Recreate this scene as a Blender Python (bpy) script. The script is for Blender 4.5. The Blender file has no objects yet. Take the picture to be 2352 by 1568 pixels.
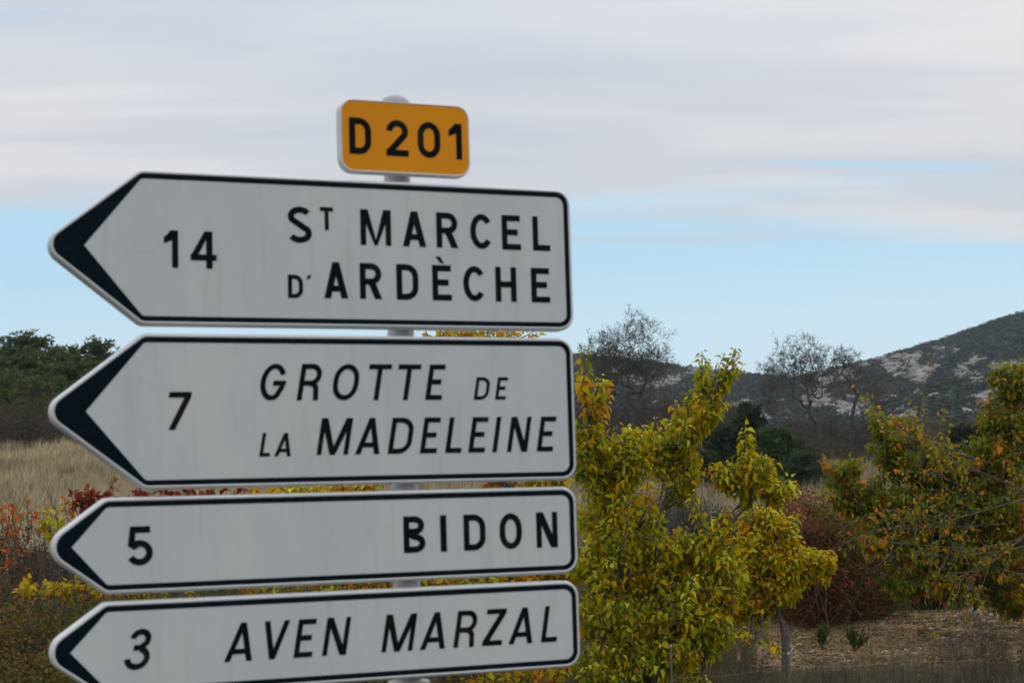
import bpy, math
import numpy as np
from math import sin, cos, pi, radians, atan2, sqrt

sc = bpy.context.scene
COL = sc.collection

# ------------------------------------------------------------------ camera
EYE = 1.75                                   # eye height over the ground at the sign (m)
PITCH, ROLL = 0.0949424, -0.0295456
F = 4019.5                                   # focal length in pixels of a 2352 px wide picture
cam_d = bpy.data.cameras.new('camera')
cam = bpy.data.objects.new('camera', cam_d); COL.objects.link(cam)
_fw = np.array([0, cos(PITCH), sin(PITCH)]); _u0 = np.array([0, -sin(PITCH), cos(PITCH)]); _r0 = np.array([1., 0, 0])
_rt = cos(ROLL)*_r0 + sin(ROLL)*_u0; _up = -sin(ROLL)*_r0 + cos(ROLL)*_u0
from mathutils import Matrix, Vector
M = Matrix.Identity(4)
for i in range(3):
    M[i][0] = _rt[i]; M[i][1] = _up[i]; M[i][2] = -_fw[i]
M[2][3] = EYE
cam.matrix_world = M
cam_d.sensor_width = 23.5
cam_d.lens = F/2352*23.5
cam_d.clip_start = 0.1; cam_d.clip_end = 9000
cam_d.dof.use_dof = True; cam_d.dof.focus_distance = 14.5; cam_d.dof.aperture_fstop = 4.0
sc.camera = cam

def at(px, py, Y):
    """the point at ground distance Y seen at a pixel of the 2352 px wide picture"""
    d = _fw + _rt*(px-1176)/F - _up*(py-784)/F
    p = d*(Y/d[1]); p[2] += EYE
    return p

# ------------------------------------------------------------------ world, sun, exposure
SUN_EL, SUN_AZ = radians(38), radians(25)     # sun behind thin cloud, ahead and a little to the right
w = bpy.data.worlds.new('World'); sc.world = w; w.use_nodes = True
nt = w.node_tree; nt.nodes.clear()
def N(t, **k):
    n = nt.nodes.new(t)
    for a, b in k.items(): setattr(n, a, b)
    return n
def lk(a, b): nt.links.new(a, b)
def mth(op, a, b=None, c=None, clamp=False):
    n = N('ShaderNodeMath', operation=op, use_clamp=clamp)
    for i, v in enumerate((a, b, c)):
        if v is None: continue
        if isinstance(v, (int, float)): n.inputs[i].default_value = v
        else: lk(v, n.inputs[i])
    return n.outputs[0]
def mixc(f, a, b, bt='MIX'):
    n = N('ShaderNodeMix', data_type='RGBA', blend_type=bt)
    for i, v in ((0, f), (6, a), (7, b)):
        if isinstance(v, (int, float)): n.inputs[i].default_value = v
        elif isinstance(v, tuple): n.inputs[i].default_value = v+(1,)
        else: lk(v, n.inputs[i])
    return n.outputs[2]
def ramp(f, stops, inter='EASE'):
    n = N('ShaderNodeValToRGB'); n.color_ramp.interpolation = inter
    el = n.color_ramp.elements
    while len(el) < len(stops): el.new(0.5)
    for e, (p, c) in zip(el, stops):
        e.position = p; e.color = (c, c, c, 1) if isinstance(c, (int, float)) else c+(1,)
    lk(f, n.inputs[0]); return n.outputs[0]
sky = N('ShaderNodeTexSky', sky_type='NISHITA'); sky.sun_disc = False
sky.sun_elevation = SUN_EL; sky.sun_rotation = SUN_AZ; sky.altitude = 300; sky.air_density = 1.0; sky.dust_density = 0.6; sky.ozone_density = 2.0
tc = N('ShaderNodeTexCoord')
sep = N('ShaderNodeSeparateXYZ'); lk(tc.outputs['Generated'], sep.inputs[0])
zc = mth('MAXIMUM', sep.outputs[2], 0.012)
cx = mth('DIVIDE', sep.outputs[0], zc); cy = mth('DIVIDE', sep.outputs[1], zc)
comb = N('ShaderNodeCombineXYZ'); lk(mth('MULTIPLY', cx, 1.0), comb.inputs[0]); lk(mth('ADD', mth('MULTIPLY', cy, 1.0), mth('MULTIPLY', cx, -0.15)), comb.inputs[1])
def noise(vec, scale, detail=6, rough=0.55, dist=0.0, w_=None):
    n = N('ShaderNodeTexNoise'); n.inputs['Scale'].default_value = scale; n.inputs['Detail'].default_value = detail
    n.inputs['Roughness'].default_value = rough; n.inputs['Distortion'].default_value = dist
    lk(vec, n.inputs['Vector']); return n.outputs[0]
def shifted(v, off, scl=(1, 1, 1)):
    m = N('ShaderNodeMapping'); m.inputs['Location'].default_value = off; m.inputs['Scale'].default_value = scl
    lk(v, m.inputs[0]); return m.outputs[0]
n1 = noise(shifted(comb.outputs[0], (26.9, 2.2, 0), (0.62, 1.35, 1)), 0.95, 8, 0.52, 0.4)     # streaks in the sheet
n2 = noise(shifted(comb.outputs[0], (11.3, 2.4, 0), (0.35, 0.8, 1)), 1.0, 5, 0.5)         # ragged far edge
n3 = noise(shifted(comb.outputs[0], (5.3, 1.4, 3), (0.5, 0.5, 1)), 0.55, 3, 0.5)          # broad light and dark
edge = mth('ADD', mth('ADD', cy, mth('MULTIPLY', cx, -0.38)), mth('MULTIPLY', mth('SUBTRACT', n2, 0.5), 3.2))
far_edge = mth('SUBTRACT', 1.0, mth('DIVIDE', mth('SUBTRACT', edge, 5.5), 0.75, clamp=True), clamp=True)  # the cloud sheet ends over the hills
gaps = ramp(n1, [(0.27, 0.25), (0.36, 1.0)])
cover = mth('MULTIPLY', far_edge, gaps)
tone = mth('ADD', mth('MULTIPLY', n1, 0.55), mth('MULTIPLY', n3, 0.6))
ccol = ramp(tone, [(0.42, (.58, .63, .705)), (0.54, (.665, .69, .735)), (0.66, (.77, .775, .785))])
# an overcast sheet brightens towards the zenith
zen = mth('ADD', 10.0, mth('MULTIPLY', mth('MAXIMUM', mth('SUBTRACT', sep.outputs[2], 0.22), 0.0), 16.0))
ccol = mixc(1.0, ccol, zen, 'MULTIPLY')
blue = mixc(1.0, sky.outputs[0], (1.0, 1.0, 1.0), 'MULTIPLY')
el = mth('ARCTAN2', sep.outputs[2], mth('SQRT', mth('ADD', mth('POWER', sep.outputs[0], 2.0), mth('POWER', sep.outputs[1], 2.0))))
clear = ramp(mth('MULTIPLY', el, 2.0), [(0.0, (.78, .92, .985)), (0.16, (.67, .87, .97)), (0.30, (.50, .77, .95)), (1.0, (.24, .46, .82))])
blue = mixc(0.9, blue, mixc(1.0, clear, (10.0, 10.0, 10.0), 'MULTIPLY'))
skyc = mixc(cover, blue, ccol)
bg = N('ShaderNodeBackground'); bg.inputs[1].default_value = 0.1; lk(skyc, bg.inputs[0])
wo = N('ShaderNodeOutputWorld'); lk(bg.outputs[0], wo.inputs[0])

sun_d = bpy.data.lights.new('sun', 'SUN'); sun_d.energy = 0.6; sun_d.angle = radians(18); sun_d.color = (1.0, 0.95, 0.88)
sun = bpy.data.objects.new('sun', sun_d); COL.objects.link(sun)
sdir = Vector((sin(SUN_AZ)*cos(SUN_EL), cos(SUN_AZ)*cos(SUN_EL), sin(SUN_EL)))
sun.rotation_euler = sdir.to_track_quat('Z', 'Y').to_euler()
sun.location = (0, 0, 60)

sc.view_settings.view_transform = 'Standard'; sc.view_settings.look = 'None'
sc.view_settings.exposure = 0.0; sc.view_settings.gamma = 1.0; sc.view_settings.use_curve_mapping = False
sc.cycles.use_denoising = True
sc.cycles.max_bounces = 6; sc.cycles.transparent_max_bounces = 8; sc.cycles.volume_bounces = 0; sc.cycles.volume_max_steps = 64

HAZE = 0.00020
# ------------------------------------------------------------------ mesh helpers
def norm(v):
    v = np.asarray(v, float)
    return v/np.maximum(np.linalg.norm(v, axis=-1, keepdims=True), 1e-9)

class Soup:
    """collects triangles with a colour per vertex; built as ONE mesh"""
    def __init__(s): s.v = []; s.f = []; s.c = []; s.n = 0
    def add(s, v, f, c=(1, 1, 1)):
        v = np.asarray(v, float).reshape(-1, 3); f = np.asarray(f, int).reshape(-1, 3)
        c = np.asarray(c, float)
        if c.ndim == 1: c = np.tile(c, (len(v), 1))
        s.v.append(v); s.f.append(f+s.n); s.c.append(c); s.n += len(v)
    def stamp(s, tv, tf, o, X, Y, Z, scl, col, shade=None):
        """copies of a template at origins o with axes X, Y, Z; col per copy, shade per template vertex"""
        tv = np.asarray(tv, float); n = len(o)
        scl = np.asarray(scl, float)
        if scl.ndim == 1: scl = np.repeat(scl[:, None], 3, 1)
        L = tv[None]*scl[:, None, :]
        W = o[:, None, :] + L[..., 0:1]*X[:, None, :] + L[..., 1:2]*Y[:, None, :] + L[..., 2:3]*Z[:, None, :]
        F_ = np.asarray(tf)[None] + (np.arange(n)*len(tv))[:, None, None]
        C_ = np.repeat(np.asarray(col)[:, None, :], len(tv), 1)
        if shade is not None: C_ = C_*np.asarray(shade)[None, :, None]
        s.add(W.reshape(-1, 3), F_.reshape(-1, 3), C_.reshape(-1, 3))
    def tubes(s, p0, p1, r0, r1, col, k=3):
        p0 = np.asarray(p0, float); p1 = np.asarray(p1, float); n = len(p0)
        if n == 0: return
        d = norm(p1-p0); a = np.where(np.abs(d[:, 2:3]) > 0.9, [[1., 0, 0]], [[0, 0, 1.]])
        u = norm(np.cross(d, a)); w_ = np.cross(d, u)
        ang = np.arange(k)*2*pi/k
        ring = u[:, None]*np.cos(ang)[None, :, None] + w_[:, None]*np.sin(ang)[None, :, None]
        V = np.concatenate([p0[:, None]+ring*np.asarray(r0)[:, None, None], p1[:, None]+ring*np.asarray(r1)[:, None, None]], 1)
        tf = []
        for i in range(k):
            j = (i+1) % k; tf += [(i, j, k+j), (i, k+j, k+i)]
        F_ = np.array(tf)[None]+(np.arange(n)*2*k)[:, None, None]
        c = np.asarray(col, float)
        if c.ndim == 1: c = np.tile(c, (n, 1))
        s.add(V.reshape(-1, 3), F_.reshape(-1, 3), np.repeat(c, 2*k, 0))
    def mesh(s, name, mat, smooth=False):
        v = np.concatenate(s.v); f = np.concatenate(s.f); c = np.concatenate(s.c)
        me = bpy.data.meshes.new(name)
        me.vertices.add(len(v)); me.vertices.foreach_set('co', v.astype(np.float32).ravel())
        me.loops.add(len(f)*3); me.loops.foreach_set('vertex_index', f.astype(np.int32).ravel())
        me.polygons.add(len(f)); me.polygons.foreach_set('loop_start', (np.arange(len(f))*3).astype(np.int32))
        me.polygons.foreach_set('loop_total', np.full(len(f), 3, np.int32))
        if smooth: me.polygons.foreach_set('use_smooth', np.ones(len(f), bool))
        me.update(calc_edges=True)
        a = me.attributes.new('Col', 'FLOAT_COLOR', 'POINT')
        a.data.foreach_set('color', np.concatenate([c, np.ones((len(c), 1))], 1).astype(np.float32).ravel())
        me.materials.append(mat)
        return me

def link(name, me, parent=None, loc=None):
    o = bpy.data.objects.new(name, me); COL.objects.link(o)
    if parent: o.parent = parent
    if loc is not None: o.location = loc
    return o
def tag(o, label=None, cat=None, group=None, kind=None):
    for k, v in (('label', label), ('category', cat), ('group', group), ('kind', kind)):
        if v: o[k] = v
    return o
def empty(name, loc, label, cat, rz=0, group=None):
    o = bpy.data.objects.new(name, None); COL.objects.link(o); o.empty_display_size = 0.1
    o.location = loc; o.rotation_euler = (0, 0, rz)
    return tag(o, label, cat, group)

# numpy value noise
def _hash(i, j, s):
    h = (i*374761393 + j*668265263 + s*982451653) & 0x7fffffff
    h = ((h ^ (h >> 13))*1274126177) & 0x7fffffff
    return ((h ^ (h >> 16)) & 0xffff)/65535.0
def vnoise(x, y, s=0):
    x = np.asarray(x, float); y = np.asarray(y, float)
    i = np.floor(x).astype(np.int64); j = np.floor(y).astype(np.int64); fx = x-i; fy = y-j
    fx = fx*fx*(3-2*fx); fy = fy*fy*(3-2*fy)
    return ((_hash(i, j, s)*(1-fx)+_hash(i+1, j, s)*fx)*(1-fy) + (_hash(i, j+1, s)*(1-fx)+_hash(i+1, j+1, s)*fx)*fy)
def fbm(x, y, s=0, o=4):
    r = 0; a = 0.5; t = 0
    for k in range(o):
        r = r + a*vnoise(np.asarray(x)*2**k, np.asarray(y)*2**k, s+k); t += a; a *= 0.55
    return r/t

# ------------------------------------------------------------------ materials
def newmat(name):
    m = bpy.data.materials.new(name); m.use_nodes = True
    global nt
    nt = m.node_tree; nt.nodes.clear()
    return m
def principled(col, rough=0.6, spec=0.4, metal=0.0, bump=None, bstr=0.2, bdist=0.01):
    p = N('ShaderNodeBsdfPrincipled')
    if isinstance(col, tuple): p.inputs['Base Color'].default_value = col+(1,)
    else: lk(col, p.inputs['Base Color'])
    if isinstance(rough, (int, float)): p.inputs['Roughness'].default_value = rough
    else: lk(rough, p.inputs['Roughness'])
    p.inputs['Specular IOR Level'].default_value = spec; p.inputs['Metallic'].default_value = metal
    if bump is not None:
        b = N('ShaderNodeBump'); b.inputs['Strength'].default_value = bstr; b.inputs['Distance'].default_value = bdist
        lk(bump, b.inputs['Height']); lk(b.outputs[0], p.inputs['Normal'])
    return p.outputs[0]
def finish(sh):
    o = N('ShaderNodeOutputMaterial'); lk(sh, o.inputs[0])
def objco(): return N('ShaderNodeTexCoord').outputs['Object']
def vcol():
    a = N('ShaderNodeAttribute'); a.attribute_name = 'Col'; return a.outputs['Color']

def sheet_mat(name, a, b, rough, spec, scale=3.0, streak=True):
    m = newmat(name); co = objco()
    n = noise(shifted(co, (0, 0, 0), (1, 1, 0.5)), scale, 5, 0.6, 0.3)
    g = noise(co, 260, 2, 0.5)
    c = mixc(ramp(n, [(0.3, 0.0), (0.75, 1.0)]), a, b)
    c = mixc(mth('MULTIPLY', g, 0.08), c, (0.30, 0.31, 0.32))
    if streak:   # faint rain streaks and smears
        s = noise(shifted(co, (4, 0, 0), (14, 1, 1.2)), 2.0, 4, 0.6)
        c = mixc(mth('MULTIPLY', ramp(s, [(0.52, 0.0), (0.75, 1.0)]), 0.22), c, (0.36, 0.35, 0.31))
        d = noise(shifted(co, (9, 0, 0), (1, 1, 1.6)), 7.0, 6, 0.7, 0.8)
        c = mixc(mth('MULTIPLY', ramp(d, [(0.58, 0.0), (0.72, 1.0)]), 0.13), c, (0.30, 0.29, 0.26))
        v_ = N('ShaderNodeTexVoronoi'); v_.inputs['Scale'].default_value = 38; lk(co, v_.inputs['Vector'])
        c = mixc(mth('MULTIPLY', ramp(v_.outputs[0], [(0.0, 1.0), (0.075, 0.0)]), mth('MULTIPLY', ramp(noise(co, 5.0, 2), [(0.5, 0.0), (0.62, 1.0)]), 0.5)), c, (0.22, 0.20, 0.17))
    finish(principled(c, rough, spec)); return m
M_WHITE = sheet_mat('white_sheeting', (0.565, 0.59, 0.59), (0.63, 0.65, 0.635), 0.45, 0.30)
M_YELLOW = sheet_mat('yellow_sheeting', (0.78, 0.285, 0.0008), (0.84, 0.31, 0.001), 0.6, 0.06, streak=False)
M_RIM = sheet_mat('rim_plastic', (0.60, 0.61, 0.605), (0.68, 0.69, 0.68), 0.5, 0.3, streak=False)
M_POST = sheet_mat('post_paint', (0.34, 0.34, 0.35), (0.47, 0.47, 0.48), 0.5, 0.4)
def black_mat(name, a, b, th):
    m = newmat(name); co = objco()
    n = noise(co, 9, 4, 0.6, 0.4)
    c = mixc(ramp(n, [(th, 0.0), (th+0.22, 1.0)]), a, b)
    s = noise(shifted(co, (1, 0, 0), (3, 1, 40)), 6, 2, 0.6)
    c = mixc(mth('MULTIPLY', ramp(s, [(0.62, 0.0), (0.72, 1.0)]), 0.25), c, (0.06, 0.05, 0.045))
    finish(principled(c, 0.5, 0.05)); return m
M_BLACK = black_mat('border_film', (0.002, 0.008, 0.013), (0.004, 0.010, 0.016), 0.5)
M_INK = black_mat('letter_film', (0.004, 0.007, 0.010), (0.022, 0.018, 0.016), 0.52)  # brownish patches: worn film, with the sheeting's reflection also put into the colour
m = newmat('steel'); finish(principled((0.33, 0.34, 0.35), 0.45, 0.5, 0.6)); M_STEEL = m

def leaf_mat(name, trans=0.35, rough=0.5, spec=0.25):
    m = newmat(name); c = vcol()
    p = principled(c, rough, spec)
    t = N('ShaderNodeBsdfTranslucent'); lk(mixc(1.0, c, (1.0, 0.95, 0.6), 'MULTIPLY'), t.inputs[0])
    mx = N('ShaderNodeMixShader'); mx.inputs[0].default_value = trans; lk(p, mx.inputs[1]); lk(t.outputs[0], mx.inputs[2])
    finish(mx.outputs[0]); return m
M_LEAF = leaf_mat('leaf', 0.45, 0.6, 0.08); M_NEEDLE = leaf_mat('needle', 0.15, 0.8, 0.08); M_GRASS = leaf_mat('dry_blade', 0.25, 0.7, 0.1)
m = newmat('bark'); co = objco()
finish(principled(mixc(ramp(noise(shifted(co, (0, 0, 0), (1, 1, .3)), 30, 4), [(0.3, 0.0), (0.7, 1.0)]), vcol(), mixc(0.5, vcol(), (0.20, 0.19, 0.17))), 0.85, 0.2, bump=noise(co, 60, 3), bstr=0.5)); M_BARK = m
m = newmat('stone'); co = objco()
finish(principled(mixc(mth('MULTIPLY', noise(co, 25, 4), 0.6), vcol(), (0.16, 0.14, 0.11)), 0.9, 0.2, bump=noise(co, 40, 4), bstr=0.5)); M_STONE = m

# ------------------------------------------------------------------ terrain
GY = [-400, 20, 27, 35, 50, 65, 80, 95, 110, 130, 170, 260, 3000]
GL = [-1.75, -1.75, -1.45, -1.0, .2, 1.5, 3.1, 5.2, 6.6, 7.0, 5.0, 4.0, 4.0]
GR = [-1.75, -1.75, -1.72, -1.35, -.4, .45, 1.3, 2.7, 3.7, 3.6, 1.5, 1.0, 1.0]
def ground_z(x, y):
    x = np.asarray(x, float); y = np.asarray(y, float)
    l = np.interp(y, GY, GL); r = np.interp(y, GY, GR)
    k = np.clip((x/np.maximum(np.abs(y), 20)+0.2)/0.3, 0, 1); k = k*k*(3-2*k)
    z = l*(1-k)+r*k + EYE*1.0 - 0.0
    amp = np.clip(np.abs(y)/60, 0.15, 1.0)
    return z + (fbm(x*.16, y*.16, 3, 3)-.5)*0.5*amp + (fbm(x*.9, y*.9, 9, 3)-.5)*0.10
def gz(x, y): return float(ground_z(x, y))
def axis(lo, fine_lo, fine_hi, hi, step):
    a = np.arange(fine_lo, fine_hi+1e-6, step)
    up = [a[-1]]; s = step
    while up[-1] < hi: s *= 1.25; up.append(up[-1]+s)
    dn = [a[0]]; s = step
    while dn[-1] > lo: s *= 1.25; dn.append(dn[-1]-s)
    return np.array(dn[1:][::-1]+list(a)+up[1:])
xs = axis(-1500, -40, 55, 1500, 0.5); ys = axis(-400, 8, 125, 3000, 0.5)
X, Yg = np.meshgrid(xs, ys); Z = ground_z(X, Yg)
nx, ny = len(xs), len(ys)
I = np.arange(nx*ny).reshape(ny, nx)
q = np.stack([I[:-1, :-1], I[:-1, 1:], I[1:, 1:], I[1:, :-1]], -1).reshape(-1, 4)
tri = np.concatenate([q[:, [0, 1, 2]], q[:, [0, 2, 3]]])
# soil colours: pale stony strip, olive verge, straw under the dry grass, brown under the scrub
def gravel_zone(x, y):
    e = (fbm(x*.35, y*.35, 21, 3)-.5)*5
    return np.clip((y-15.2+e*.5)/2.0, 0, 1)*np.clip((26.5-y+e*.5)/1.5, 0, 1)*np.clip((x+1.5+e*.4)/1.5, 0, 1)
gzn = gravel_zone(X, Yg)[..., None]
straw = (np.clip((Yg-33)/6, 0, 1)*np.clip((81-Yg)/4, 0, 1))[..., None]
gcol = np.array([.055, .048, .028])*(1-straw)+np.array([.17, .135, .075])*straw
gcol = gcol*(1-gzn)+np.array([.235, .145, .075])*gzn
s = Soup(); s.add(np.stack([X, Yg, Z], -1).reshape(-1, 3), tri, gcol.reshape(-1, 3))
m = newmat('soil'); co = objco()
c = vcol(); nn = noise(co, 3.0, 6, 0.65); nf = noise(co, 22, 4, 0.7); gr = noise(co, 0.8, 4, 0.6)
c = mixc(ramp(nn, [(0.35, 0.0), (0.7, 0.75)]), c, mixc(1.0, c, (0.55, 0.47, 0.40), 'MULTIPLY'))
c = mixc(ramp(gr, [(0.5, 0.0), (0.68, 0.7)]), c, mixc(1.0, c, (0.60, 0.80, 0.45), 'MULTIPLY'))
c = mixc(ramp(nf, [(0.55, 0.0), (0.75, 0.6)]), c, mixc(1.0, c, (1.7, 1.65, 1.6), 'MULTIPLY'))
finish(principled(c, 0.95, 0.15, bump=nf, bstr=0.7, bdist=0.04)); M_SOIL = m
tag(link('ground', s.mesh('ground', M_SOIL, True)), kind='structure')

# far hill: heights follow the ridge line by bearing
RPX = [-3000, -1200, 0, 500, 900, 1200, 1350, 1430, 1500, 1560, 1620, 1700, 1760, 1850, 1900, 2000, 2100, 2200, 2290, 2352, 2600, 3000, 3600, 5000]
RPY = [1290, 1200, 1100, 980, 840, 812, 819, 828, 838, 845, 850, 860, 866, 863, 852, 829, 801, 771, 739, 724, 660, 620, 700, 950]
RAZ = [(p-1176)/F for p in RPX]; RH = [((1167-(p-1176)*.0295)-q_)/F*600 for p, q_ in zip(RPX, RPY)]
def hill_z(x, y):
    r = np.maximum(np.asarray(y, float), 1.0); az = np.asarray(x, float)/r
    H_ = np.interp(az, RAZ, RH)
    t = np.clip((r-230)/(600-230), 0, 1); prof = t**.8
    back = np.clip((r-640)/900, 0, 1); prof = prof*(1-back*back*.7)
    z = EYE + H_*np.minimum(r, 600)/600*(0.42+0.58*prof) + (fbm(x*.018, y*.018, 31, 4)-.5)*7*np.clip((600-r)/200, 0.12, 1)*np.clip((r-200)/100, 0, 1)
    return z - 25*np.clip((225-r)/40, 0, 1)
def rock_mask(x, y):
    """where bare limestone shows: broken ledges along the foot of the slope"""
    r = np.maximum(y, 1.0); elev = (hill_z(x, y)-EYE)/r; u = x/r*600; v = elev*600
    b = fbm(u*.055, v*.16, 41, 4); b2 = fbm(u*.20, v*.42, 47, 3); big = fbm(u*.022+2, v*.03, 53, 2)
    wob = (fbm(u*.03, u*0+3, 59, 2)-.5)*.008
    band = np.exp(-((elev+wob-0.072)/0.0095)**2) + 0.75*np.exp(-((elev+wob-0.054)/0.0035)**2) + .55*np.exp(-((elev-.047)/.003)**2)+.25
    val = band*(0.50+1.0*(big-.40)) + (b-.5)*1.3 + (b2-.5)*2.5
    return np.clip((val-0.74-.34*np.clip((0.185-x/r)/.05, 0, 1))/0.16, 0, 1)
hx = np.linspace(-0.55, 0.85, 520); hy = np.concatenate([np.linspace(200, 640, 330), np.linspace(650, 1700, 40)])
A_, R_ = np.meshgrid(hx, hy); HX = A_*R_; HY = R_; HZ = hill_z(HX, HY)
rk = rock_mask(HX, HY)
HZ = HZ + rk*(fbm(HX*.3, HY*.3, 61, 3)-.3)*1.6
I = np.arange(HX.size).reshape(HX.shape)
q = np.stack([I[:-1, :-1], I[:-1, 1:], I[1:, 1:], I[1:, :-1]], -1).reshape(-1, 4)
tri = np.concatenate([q[:, [0, 1, 2]], q[:, [0, 2, 3]]])
base = np.array([.034, .038, .029])*(0.8+0.5*fbm(HX*.06, HY*.06, 71, 3))[..., None]
hc = base*(1-rk[..., None]) + np.array([.25, .23, .215])*rk[..., None]
s = Soup(); s.add(np.stack([HX, HY, HZ], -1).reshape(-1, 3), tri, hc.reshape(-1, 3))
m = newmat('hill_soil'); co = objco()
c = vcol(); c = mixc(ramp(noise(co, 0.35, 5, 0.7), [(0.35, 0.0), (0.7, 0.8)]), c, mixc(1.0, c, (0.6, 0.6, 0.62), 'MULTIPLY'))
finish(principled(c, 0.95, 0.1, bump=noise(co, 0.5, 5, 0.7), bstr=0.8, bdist=1.0)); M_HILL = m
tag(link('hillside', s.mesh('hillside', M_HILL, True)), kind='structure')

# templates
def ico():
    t = (1+5**.5)/2
    v = norm(np.array([(-1, t, 0), (1, t, 0), (-1, -t, 0), (1, -t, 0), (0, -1, t), (0, 1, t), (0, -1, -t), (0, 1, -t), (t, 0, -1), (t, 0, 1), (-t, 0, -1), (-t, 0, 1)]))
    f = [(0, 11, 5), (0, 5, 1), (0, 1, 7), (0, 7, 10), (0, 10, 11), (1, 5, 9), (5, 11, 4), (11, 10, 2), (10, 7, 6), (7, 1, 8), (3, 9, 4), (3, 4, 2), (3, 2, 6), (3, 6, 8), (3, 8, 9), (4, 9, 5), (2, 4, 11), (6, 2, 10), (8, 6, 7), (9, 8, 1)]
    return v, f
IV, IF = ico()
def ico2():
    v = [tuple(a) for a in IV]; f = []; mid = {}
    def mp(a, b):
        k = (min(a, b), max(a, b))
        if k not in mid:
            v.append(tuple(norm((np.array(v[a])+np.array(v[b]))/2))); mid[k] = len(v)-1
        return mid[k]
    for a, b, c in IF:
        ab, bc, ca = mp(a, b), mp(b, c), mp(c, a); f += [(a, ab, ca), (b, bc, ab), (c, ca, bc), (ab, bc, ca)]
    return np.array(v), f
I2V, I2F = ico2()
# leaf: x across, y along, z up from the blade
LV = np.array([(0, 0, 0), (-.27, .20, .09), (.27, .20, .09), (0, .36, -.02), (-.31, .46, .08), (.31, .46, .08), (-.17, .76, -.07), (.17, .76, -.07), (0, 1.02, -.30), (0, .74, -.15)])
LF = [(0, 3, 1), (0, 2, 3), (1, 3, 4), (2, 5, 3), (3, 9, 4), (3, 5, 9), (4, 9, 6), (5, 7, 9), (6, 9, 8), (7, 8, 9)]
SV = np.array([(0, 0, 0), (-.3, .45, .05), (.3, .45, .05), (0, 1, -.08)]); SF = [(0, 2, 1), (1, 2, 3)]
def frames(d, rng, up=(0, 0, 1), roll=0.5):
    """axes for leaves pointing along d: X across, Y along, Z blade normal near up"""
    n = len(d); Y_ = norm(d); u = np.tile(np.array(up, float), (n, 1))+rng.normal(0, roll, (n, 3))
    X_ = norm(np.cross(Y_, u)); Z_ = np.cross(X_, Y_)
    return X_, Y_, Z_
def rnddir(rng, n): return norm(rng.normal(0, 1, (n, 3)))
def upframes(rng, n, tilt=0.0):
    a = rng.uniform(0, 2*pi, n); Z_ = norm(np.stack([rng.normal(0, tilt, n), rng.normal(0, tilt, n), np.ones(n)], 1))
    X_ = np.stack([np.cos(a), np.sin(a), 0*a], 1); X_ = norm(X_-Z_*(X_*Z_).sum(1, keepdims=True)); return X_, np.cross(Z_, X_), Z_

# hill shrubs and rocks (a mass nobody could count)
rng = np.random.RandomState(5)
n = 38000
az = rng.uniform(-0.16, 0.40, n); r = 230+rng.uniform(0, 1, n)**0.8*400
x = az*r; y = r; k = rock_mask(x, y); keep = rng.uniform(0, 1, n) > k*0.93
x, y = x[keep], y[keep]; n = len(x)
z = hill_z(x, y)
X_, Y_, Z_ = upframes(rng, n, .15)
sz = rng.uniform(0.6, 1.5, n)*(0.7+.7*fbm(x*.05, y*.05, 81, 2)); scl = np.stack([sz*rng.uniform(.8, 1.4, n), sz*rng.uniform(.8, 1.4, n), sz*rng.uniform(.55, .95, n)], 1)
tones = np.array([(.033, .043, .026), (.045, .050, .032), (.050, .048, .035), (.026, .036, .026), (.07, .058, .04), (.040, .048, .040)])
col = tones[rng.choice(6, n, p=[.28, .24, .14, .2, .05, .09])]*rng.uniform(.75, 1.25, (n, 1))
s = Soup()
for v_ in range(4):
    r2 = np.random.RandomState(v_); jit = list(IV*.8*(1+r2.uniform(-.3, .3, (12, 1)))); jf = list(IF); sel = np.arange(n) % 4 == v_
    for q_ in range(16):   # ragged leafy outline
        d = norm(r2.normal(0, 1, 3)+np.array([0, 0, .3])); a = norm(np.cross(d, r2.normal(0, 1, 3))); c0 = d*r2.uniform(.75, 1.1); k0 = len(jit)
        jit += [c0+a*.28, c0-a*.28, c0+d*.35+a*r2.uniform(-.2, .2)]; jf.append((k0, k0+1, k0+2))
    s.stamp(np.array(jit), jf, np.stack([x, y, z], 1)[sel], X_[sel], Y_[sel], Z_[sel], scl[sel], col[sel])
tag(link('hill_scrub', s.mesh('hill_scrub', M_NEEDLE)), 'dark evergreen scrub covering the distant stony hill', 'scrub', kind='stuff')
n = 16000
az = rng.uniform(-0.02, 0.36, n); r = 240+rng.uniform(0, 1, n)*380; x = az*r; y = r; k = rock_mask(x, y)
keep = rng.uniform(0, 1, n) < (k-.3)*1.3; x, y = x[keep], y[keep]; n = len(x); z = hill_z(x, y)+.1
X_, Y_, Z_ = upframes(rng, n, .3); sz = rng.uniform(.4, 1.5, n); scl = np.stack([sz*rng.uniform(.9, 1.8, n), sz, sz*rng.uniform(.4, .8, n)], 1)
s = Soup(); s.stamp(IV*(1+np.random.RandomState(9).uniform(-.3, .3, (12, 1))), IF, np.stack([x, y, z], 1), X_, Y_, Z_, scl, np.array([(.28, .26, .245)])*rng.uniform(.7, 1.15, (n, 1)))
tag(link('limestone_outcrops', s.mesh('limestone_outcrops', M_STONE)), 'pale limestone blocks breaking through the hill scrub', 'rocks', kind='stuff')

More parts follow.
